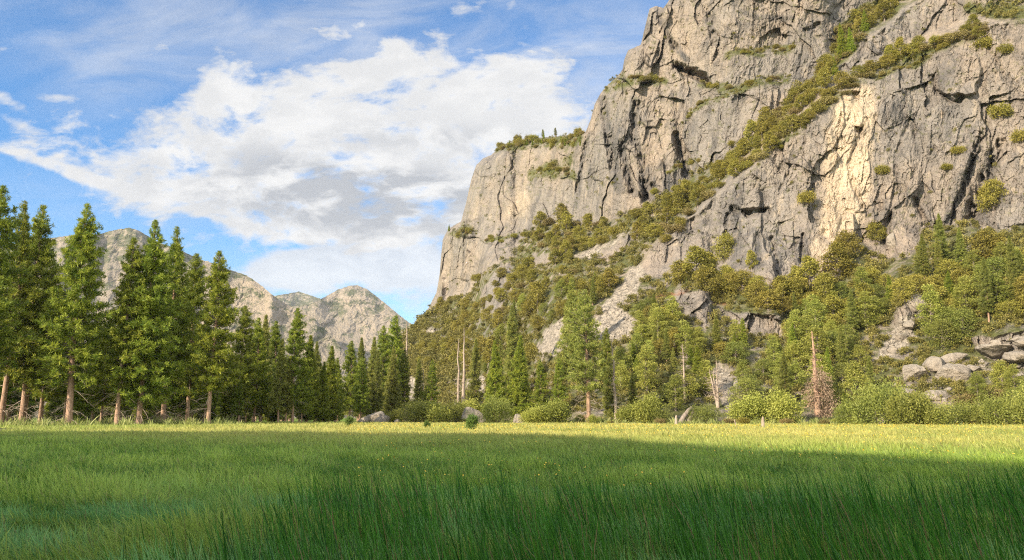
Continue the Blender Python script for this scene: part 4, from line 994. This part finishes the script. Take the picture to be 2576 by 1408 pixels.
# ---- scrub that nobody could count: one object
def scrub():
    rng = np.random.default_rng(77); Vs = []; Qs = []; tn = []; n0 = 0; protos = []
    for sd in range(5):
        lob = [(cos(a) * q, sin(a) * q, .35 + .3 * rng.random(), .32, .3) for a, q in zip(rng.uniform(0, 6.28, 6), rng.uniform(.1, .6, 6))]
        g = crown_cloud(rng, lob, 240, .16, .75); protos.append((np.concatenate(g.V), np.concatenate(g.tone)))
    spots = []
    vy, vx = np.where((veg > .45))
    pick = rng.choice(len(vy), 7500)
    for q in pick:
        i, j = vy[q], vx[q]
        if i < 30: continue
        wpx = rng.uniform(8, 32) if rockm[i, j] < .5 else rng.uniform(6, 15)
        if PX[i, j] < 1480 and PY[i, j] < 800: wpx *= .75
        spots.append((i, j, wpx))
    for i, j, wpx in spots:
        V, t_ = protos[rng.integers(5)]
        s = wpx * Dg[i, j] / F * .6; a = rng.uniform(0, 6.28)
        R = np.array([[cos(a), -sin(a), 0], [sin(a), cos(a), 0], [0, 0, 1]])
        W = (V @ R.T) * s * np.array([1, 1, rng.uniform(.8, 1.25)]) + np.array([Xg[i, j], Yg[i, j], Zg[i, j]])
        Vs.append(W); Qs.append(np.arange(len(V)).reshape(-1, 4) + n0); n0 += len(V); tn.append(np.clip(t_ + rng.normal(0, .22), 0, 1))
    me = make_mesh('scrub', np.concatenate(Vs), [np.concatenate(Qs)], [M_OAKS], {'tone': np.concatenate(tn)})
    tag(link('scrub', me), 'olive brush covering the ledges and slopes of the cliff', 'brush', None, 'stuff')
M_OAKS = foliage_mat('brush_leaves', (0.105, 0.108, 0.026), (0.350, 0.310, 0.085), 0.22)
scrub()

# ---- boulders and rock debris
BO = [(1195, 1046, 226, 3.6, 3.0, 3.0, 0, 'square pale boulder beside the rounded bright bush'), (1303, 1052, 214, 1.9, 1.6, 1.9, 0, 'small pale boulder left of the wide dark green bush'), (938, 1040, 250, 3.2, 2.6, 2.4, 0, 'largest of the white boulders left of the bush row'),
      (960, 1054, 244, 3.2, 2.4, 1.4, 0, 'flat white boulder in front of the largest white boulder'), (915, 1055, 246, 1.7, 1.5, 1.2, 0, 'small white boulder at the left of the white boulders'), (1000, 1058, 240, 1.1, 1.0, .8, 0, 'tiny white rock at the foot of the bush row'),
      (2298, 940, 0, 46, 40, 42, 1, 'rounded tan boulder left of the two great round boulders'), (2378, 945, 0, 56, 50, 48, 1, 'great round boulder with a pale scooped face'), (2345, 925, 0, 50, 40, 30, 1, 'flat-topped boulder behind the two round boulders'), (2390, 905, 0, 50, 30, 20, 1, 'pale jagged slab on top of the round boulders'),
      (2350, 1000, 0, 55, 40, 28, 1, 'grey boulder under the round boulders'), (2280, 990, 0, 30, 25, 20, 1, 'small grey boulder under the left round boulder'), (1862, 1000, 0, 42, 50, 62, 1, 'tall shaded blue-grey rock wall behind the pale dead tree'),
      (1840, 1054, 206, 2.8, 2.0, .9, 0, 'low flat grey rock at the meadow edge'), (1885, 1052, 207, 2.6, 2.2, 1.2, 0, 'low dark grey rock beside the flat one at the meadow edge'), (2500, 880, 0, 70, 50, 26, 1, 'long sloping pale slab of the rock field at right'), (2560, 900, 0, 66, 50, 26, 1, 'lower pale slab of the rock field at right'),
      (2580, 865, 0, 50, 40, 20, 1, 'upper slab of the rock field at the right edge'), (2300, 770, 0, 34, 30, 36, 1, 'pale upright boulder above the leafy slope at right'), (2262, 850, 0, 26, 22, 18, 1, 'pale rubble boulder left of the leafy clump'), (2245, 880, 0, 22, 20, 14, 1, 'lower rubble boulder left of the leafy clump'),
      (2285, 820, 0, 24, 22, 20, 1, 'middle rubble boulder under the upright boulder'), (2240, 610, 0, 26, 20, 42, 1, 'upright pale flake leaning on the foot of the cliff'), (2030, 925, 0, 26, 20, 12, 1, 'pale rock above the rust-brown dead tree'), (1200, 972, 0, 30, 24, 24, 1, 'pale rock outcrop right of the twin snags'), (2440, 930, 0, 24, 24, 18, 1, 'small boulder right of the great round boulder')]
for i, (px, py, d, a, b, c_, rel_, lab) in enumerate(BO):
    if rel_:
        s_ = surf(px, py, 0)
        if s_ is None: continue
        p, dd = s_; k_ = dd / F * .62; a, b, c_ = a * k_, b * k_, c_ * k_
        p = p - np.array([sin(0), 1, 0]) * b * .5
    else:
        p = zfix(ground_at(px, d)) + np.array([0, 0, c_ * .55])
    me = rock_mesh(a, b, c_, 300 + i, 4)
    o = link('boulder', me); o.location = tuple(p); o.rotation_euler = (0, rr.uniform(-.1, .1), rr.uniform(-.5, .5)); tag(o, lab, 'boulder')

ROCKS = [[('rock', rock_mesh(1, .8, .65, 700 + q, 3))] for q in range(5)]
for zi, (poly, cnt, lo, hi, phrase) in enumerate([(SCREE[0], 26, 5, 13, 'in the white rockslide at the centre of the slope'), (SCREE[1], 14, 5, 12, 'in the small white rockslide left of the main one'), (SCREE[4], 16, 8, 20, 'in the pale rubble chute above the round boulders'),
        ([(2250, 960), (2420, 960), (2440, 1030), (2260, 1030)], 18, 12, 30, 'around the foot of the round boulders'), ([(2440, 850), (2600, 840), (2600, 950), (2450, 940)], 20, 16, 40, 'in the rock field at the right edge'), (SCREE[3], 8, 6, 16, 'in the pale rubble behind the bush row'), (SCREE[2], 8, 6, 16, 'in the rubble right of the twin snags')]):
    xs_ = [p[0] for p in poly]; ys_ = [p[1] for p in poly]; got = 0
    for tr_ in range(900):
        if got >= cnt: break
        px, py = rr.uniform(min(xs_), max(xs_)), rr.uniform(min(ys_), max(ys_))
        if float(sdpoly(np.array([px]), np.array([py]), poly)[0]) < 0: continue
        s_ = surf(px, py, 0)
        if s_ is None: continue
        p, d = s_; w = rr.uniform(lo, hi); got += 1
        o = place('rock', ROCKS[rr.randrange(5)], p, w * d / F / 2.5, rr.uniform(0, 6.28), '%s angular rock %s' % ('large' if w > (lo + hi) / 2 else 'small', phrase), 'rock', 'loose rocks ' + phrase, rr.uniform(.7, 1.2), (rr.uniform(-.4, .4), rr.uniform(-.4, .4)))
for i in range(34):
    px = rr.uniform(980, 2620); d = float(np.interp(px, toe_px, toe_d)) - rr.uniform(1, 13) ** 1.0
    k_ = rr.randrange(3); w = rr.uniform(1.2, 4.2)
    place('low_shrub', [BUSH[0], BUSH[2], WILLOW[2]][k_], zfix(ground_r(px, d)), w / [6, 5.5, 9][k_], rr.uniform(0, 6.28), 'low scattered shrub in the weeds where the meadow meets the bushes', 'shrub', 'low shrubs along the meadow edge', rr.uniform(.7, 1.1))

# ---- small wooden things on the meadow
def box_tube(P, R, k=7): g = Geo(); g.tube(P, R, k); return g
def post(px, d, h, r, lab, lean=0.0, name='wooden_post'):
    g = Geo(); P = np.array([[0, 0, -.2], [lean * .3, 0, h * .3], [lean * .7, .02, h * .7], [lean, 0, h]]); g.tube(P, [r * 1.15, r, r * .92, r * .7], 8)
    g.tube(np.array([[lean, 0, h - .01], [lean + .02, 0, h + r * .8], [lean + .03, 0, h + r * 1.2]]), [r * .7, r * .45, .01], 8)
    o = link(name, g.mesh(name, [M_DEAD], True)); o.location = tuple(zfix(ground_at(px, d))); tag(o, lab, 'post')
post(1918, 108, 1.35, .22, 'short thick white wooden post in the sunny meadow', .05)
post(1852, 112, 1.15, .07, 'thin leaning pale stick left of the thick white post', -.25, 'wooden_stick')
post(1700, 178, 1.9, .32, 'pale broken stump post at the meadow edge left of the leaning log', .1, 'tree_stump')
g = Geo()
g.tube(np.array([[-2.2, 0, -.3], [-1.2, .2, 1.6], [.2, .1, 3.4], [.9, 0, 4.2]]), [.75, .65, .5, .25], 9)
g.tube(np.array([[-.2, .6, -.3], [.5, .5, 1.5], [1.1, .3, 2.9], [1.3, .1, 3.9]]), [.8, .7, .5, .2], 9)
o = link('fallen_log', g.mesh('fallen_log', [M_BARKG], True)); o.location = tuple(zfix(ground_at(1732, 198))); tag(o, 'leaning split grey log at the meadow edge beneath the pale forked dead tree', 'log')
for px, d, s, lab in ((1186, 92, .82, 'young dark pine sapling alone in the meadow before the square boulder'), (878, 135, .75, 'little bright pine sapling in the meadow before the white boulders'), (1075, 118, .5, 'smallest pine sapling between the other two saplings')):
    place('pine_sapling', YOUNG, zfix(ground_at(px, d)), s, px, lab, 'sapling', None, 1.15)

# ------------------------------------------------------------------ grass
def grass_mat():
    m, t, out = new_mat('grass_blades')
    c = t.attr('gc').outputs['Color']
    b = t.new('ShaderNodeBsdfPrincipled'); t.l.new(c, b.inputs['Base Color']); b.inputs['Roughness'].default_value = 0.5
    b.inputs['Specular IOR Level'].default_value = 0.35
    tr = t.new('ShaderNodeBsdfTranslucent'); t.l.new(c, tr.inputs['Color'])
    mx = t.new('ShaderNodeMixShader'); mx.inputs[0].default_value = 0.45
    t.l.new(b.outputs[0], mx.inputs[1]); t.l.new(tr.outputs[0], mx.inputs[2]); t.l.new(mx.outputs[0], out.inputs[0])
    return m
M_GRASS = grass_mat()
def blades(name, label, x, y, h, w, lean, bend, col, seed, cat='grass'):
    rng = np.random.default_rng(seed); n = len(x); z = gz(x, y)
    a = rng.uniform(0, 2 * pi, n)
    fx, fy = np.cos(a), np.sin(a)                    # width direction
    base = np.stack([x, y, z - .02], 1)
    ld = lean; 
    V = np.zeros((n, 7, 3))
    for i, (s, ww) in enumerate(((0, 1.), (.4, .85), (.75, .55))):
        cpos = base + np.stack([ld[:, 0] * h * s + bend[:, 0] * h * s * s, ld[:, 1] * h * s + bend[:, 1] * h * s * s, h * s * (1 - .25 * s * np.hypot(bend[:, 0], bend[:, 1]))], 1)
        o_ = np.stack([fx * w * ww * .5, fy * w * ww * .5, np.zeros(n)], 1)
        V[:, 2 * i] = cpos - o_; V[:, 2 * i + 1] = cpos + o_
    V[:, 6] = base + np.stack([ld[:, 0] * h + bend[:, 0] * h, ld[:, 1] * h + bend[:, 1] * h, h * (1 - .3 * np.hypot(bend[:, 0], bend[:, 1]))], 1)
    b0 = np.arange(n)[:, None] * 7
    q = np.concatenate([b0 + np.array([[0, 1, 3, 2]]), b0 + np.array([[2, 3, 5, 4]])])
    tr = b0 + np.array([[4, 5, 6]])
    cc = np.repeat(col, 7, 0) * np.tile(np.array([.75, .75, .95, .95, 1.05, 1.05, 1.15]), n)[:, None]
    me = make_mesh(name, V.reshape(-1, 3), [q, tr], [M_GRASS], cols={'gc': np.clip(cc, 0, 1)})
    return tag(link(name, me), label, cat, None, 'stuff')
def lerp(a, b, f): return np.array(a)[None] * (1 - f)[:, None] + np.array(b)[None] * f[:, None]
rg = np.random.default_rng(99)
def scatter(n, d0, d1, pw, half=.80):
    y = (rg.random(n) ** pw) * (d1 - d0) + d0
    x = rg.uniform(-1, 1, n) * (half * y + 1.5)
    return x, y
xs, ys, hs_, ws, cs, ls, bs = [], [], [], [], [], [], []
for n, d0, d1, wmm, hh in ((170000, 2.6, 14, .0016, .46), (180000, 12, 34, .0013, .42), (150000, 30, 90, .0010, .42), (130000, 80, 235, .0010, .5)):
    x, y = scatter(n, d0, d1, .8 if d0 > 3 else .75)
    d = np.hypot(x, y)
    clump = fbm(x / 1.3, y / 1.3, 3, 20); big_ = fbm(x / 7, y / 7, 3, 30)
    h = hh * (1 + .35 * clump + .25 * big_) * rg.uniform(.6, 1.3, n)
    f = np.clip(.5 + .45 * clump + .45 * big_ + rg.normal(0, .32, n), 0, 1)
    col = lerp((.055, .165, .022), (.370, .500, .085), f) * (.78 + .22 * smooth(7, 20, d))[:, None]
    # bluish cool grass in the near left, and seed-head brown flecks
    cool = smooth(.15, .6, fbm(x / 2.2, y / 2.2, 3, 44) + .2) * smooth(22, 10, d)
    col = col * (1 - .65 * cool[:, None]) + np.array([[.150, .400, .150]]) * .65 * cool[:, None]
    far = smooth(26, 75, y + .45 * x)
    gold = lerp((.28, .34, .08), (.58, .53, .17), np.clip(.5 + .5 * fbm(x / 16, y / 22, 3, 51) + rg.normal(0, .2, n), 0, 1))
    fm = (far * smooth(-120, -20, x))[:, None]
    col = col * (1 - fm) + gold * fm
    brown = rg.random(n) < .07
    col[brown] = col[brown] * .4 + np.array([.26, .21, .10]) * .6
    w = wmm * d * rg.uniform(.6, 1.3, n); w = np.maximum(w, .004)
    lean = np.stack([rg.normal(-.08, .14, n), rg.normal(0, .14, n)], 1); ang = 3 * fbm(x / 2.5, y / 2.5, 2, 61) + 2.6
    ang = ang + rg.normal(0, .8, n)
    bend = np.stack([np.cos(ang), np.sin(ang)], 1) * (rg.uniform(.05, .95, n))[:, None] * .8
    xs.append(x); ys.append(y); hs_.append(h); ws.append(w); cs.append(col); ls.append(lean); bs.append(bend)
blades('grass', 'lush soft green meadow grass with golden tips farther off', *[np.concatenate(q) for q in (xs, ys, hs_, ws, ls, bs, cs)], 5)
# dark upright sedge in the foreground
def sedge(n, seed):
    r = np.random.default_rng(seed)
    y = 2.4 + 13.5 * r.random(n) ** .95; x = r.uniform(-1, 1, n) * (.72 * y + .8)
    pxs = 1288 + F * x / y
    lim = np.interp(pxs, [-200, 300, 560, 760, 900, 1100, 1400, 1800, 2200, 2600, 3000], [4, 6.0, 8, 10.5, 13.5, 12.5, 11.5, 11.5, 12.5, 14, 15])
    dens = np.interp(pxs, [-200, 300, 560, 760, 900, 3000], [.25, .3, .4, .65, 1.0, 1.0])
    cl = fbm(x / .8, y / .8, 3, 222)
    keep = (y < lim * (1 + .18 * cl)) & (r.random(n) < dens * smooth(-.5, .35, cl + .15))
    x, y = x[keep], y[keep]; n = len(x); cl = cl[keep]
    h = r.uniform(.55, 1.12, n) * (1 + .12 * cl) * np.interp(1288 + F * x / y, [0, 700, 900, 3000], [.9, .95, 1.0, .95])
    w = r.uniform(.008, .016, n) * (.7 + y / 18)
    col = lerp((.014, .075, .008), (.085, .260, .022), r.random(n))
    dry = r.random(n) < .06; col[dry] = [.22, .17, .07]
    lean = np.stack([r.normal(-.13, .09, n), r.normal(0, .08, n)], 1); bend = np.stack([r.normal(-.08, .10, n), r.normal(0, .08, n)], 1)
    blades('sedge', 'tall dark upright sedge blades in the shaded foreground', x, y, h, w, lean, bend, col, 7, 'sedge')
sedge(40000, 17)
# rank grass and weeds along the far edge, where the meadow meets the bushes
def edge():
    r = np.random.default_rng(18); n = 26000; px = r.uniform(-100, 2750, n)
    az = np.arctan((px - 1288) / F); d = np.interp(px, toe_px, toe_d) - np.abs(r.normal(0, 5, n)) - 1; d = np.where(px < 620, r.uniform(165, 200, n), d)
    x, y = np.sin(az) * d, np.cos(az) * d; cl = fbm(px / 25, d / 9, 3, 333); k_ = cl > -.15; x, y, cl = x[k_], y[k_], cl[k_]; n = len(x)
    h = (.45 + 1.9 * np.clip(cl + .1, 0, 1)) * r.uniform(.6, 1.3, n)
    col = lerp((.16, .22, .05), (.42, .44, .16), np.clip(r.random(n) + .3 * cl, 0, 1))
    blades('weeds', 'pale rank weeds along the far edge of the meadow', x, y, h, r.uniform(.12, .3, n), np.stack([r.normal(0, .2, n), r.normal(0, .2, n)], 1), np.stack([r.normal(0, .25, n), r.normal(0, .25, n)], 1), col, 8, 'weeds')
edge()
# yellow wildflowers: tiny heads over the grass, too many to count
def flowers():
    r = np.random.default_rng(55); n = 5200
    y = r.uniform(16, 170, n); x = r.uniform(-.2, .7, n) * y
    dn = fbm(x / 9, y / 14, 3, 77); keep = (dn > .05) | (y > 60); x, y = x[keep], y[keep]; n = len(x)
    z = gz(x, y) + r.uniform(.38, .55, n); s = (.012 + .0004 * y)
    k = 5; th = np.arange(k) * 2 * pi / k; P = np.stack([x, y, z], 1)
    tl = r.normal(0, .5, (n, 2))
    ring = np.stack([np.cos(th)[None] * s[:, None], np.sin(th)[None] * s[:, None], np.cos(th)[None] * s[:, None] * tl[:, :1] + np.sin(th)[None] * s[:, None] * tl[:, 1:]], -1)
    V = (P[:, None] + ring).reshape(-1, 3)
    m, t, out = new_mat('yellow_petals'); b = t.new('ShaderNodeBsdfPrincipled'); b.inputs['Base Color'].default_value = (.72, .48, .04, 1); t.l.new(b.outputs[0], out.inputs[0])
    me = make_mesh('wildflowers', V, [np.arange(n * k).reshape(-1, k)], [m])
    tag(link('wildflowers', me), 'scattered tiny yellow wildflowers over the meadow grass', 'wildflowers', None, 'stuff')
flowers()

# ------------------------------------------------------------------ thin air between the viewpoint and the far peaks
import bmesh
bm = bmesh.new(); bmesh.ops.create_cube(bm, size=1)
for v in bm.verts: v.co = (v.co.x * 13000, v.co.y * 9600 + 4100, (v.co.z + .5) * 1203 - 3)
me = bpy.data.meshes.new('haze'); bm.to_mesh(me); bm.free()
m, t, out = new_mat('thin_haze'); pv = t.new('ShaderNodeVolumePrincipled')
pv.inputs['Color'].default_value = (.86, .90, 1.0, 1); pv.inputs['Density'].default_value = 0.00003; pv.inputs['Anisotropy'].default_value = 0.0
t.l.new(pv.outputs[0], out.inputs['Volume']); me.materials.append(m)
tag(link('haze', me), 'thin pale haze in the valley air', 'haze', None, 'stuff')
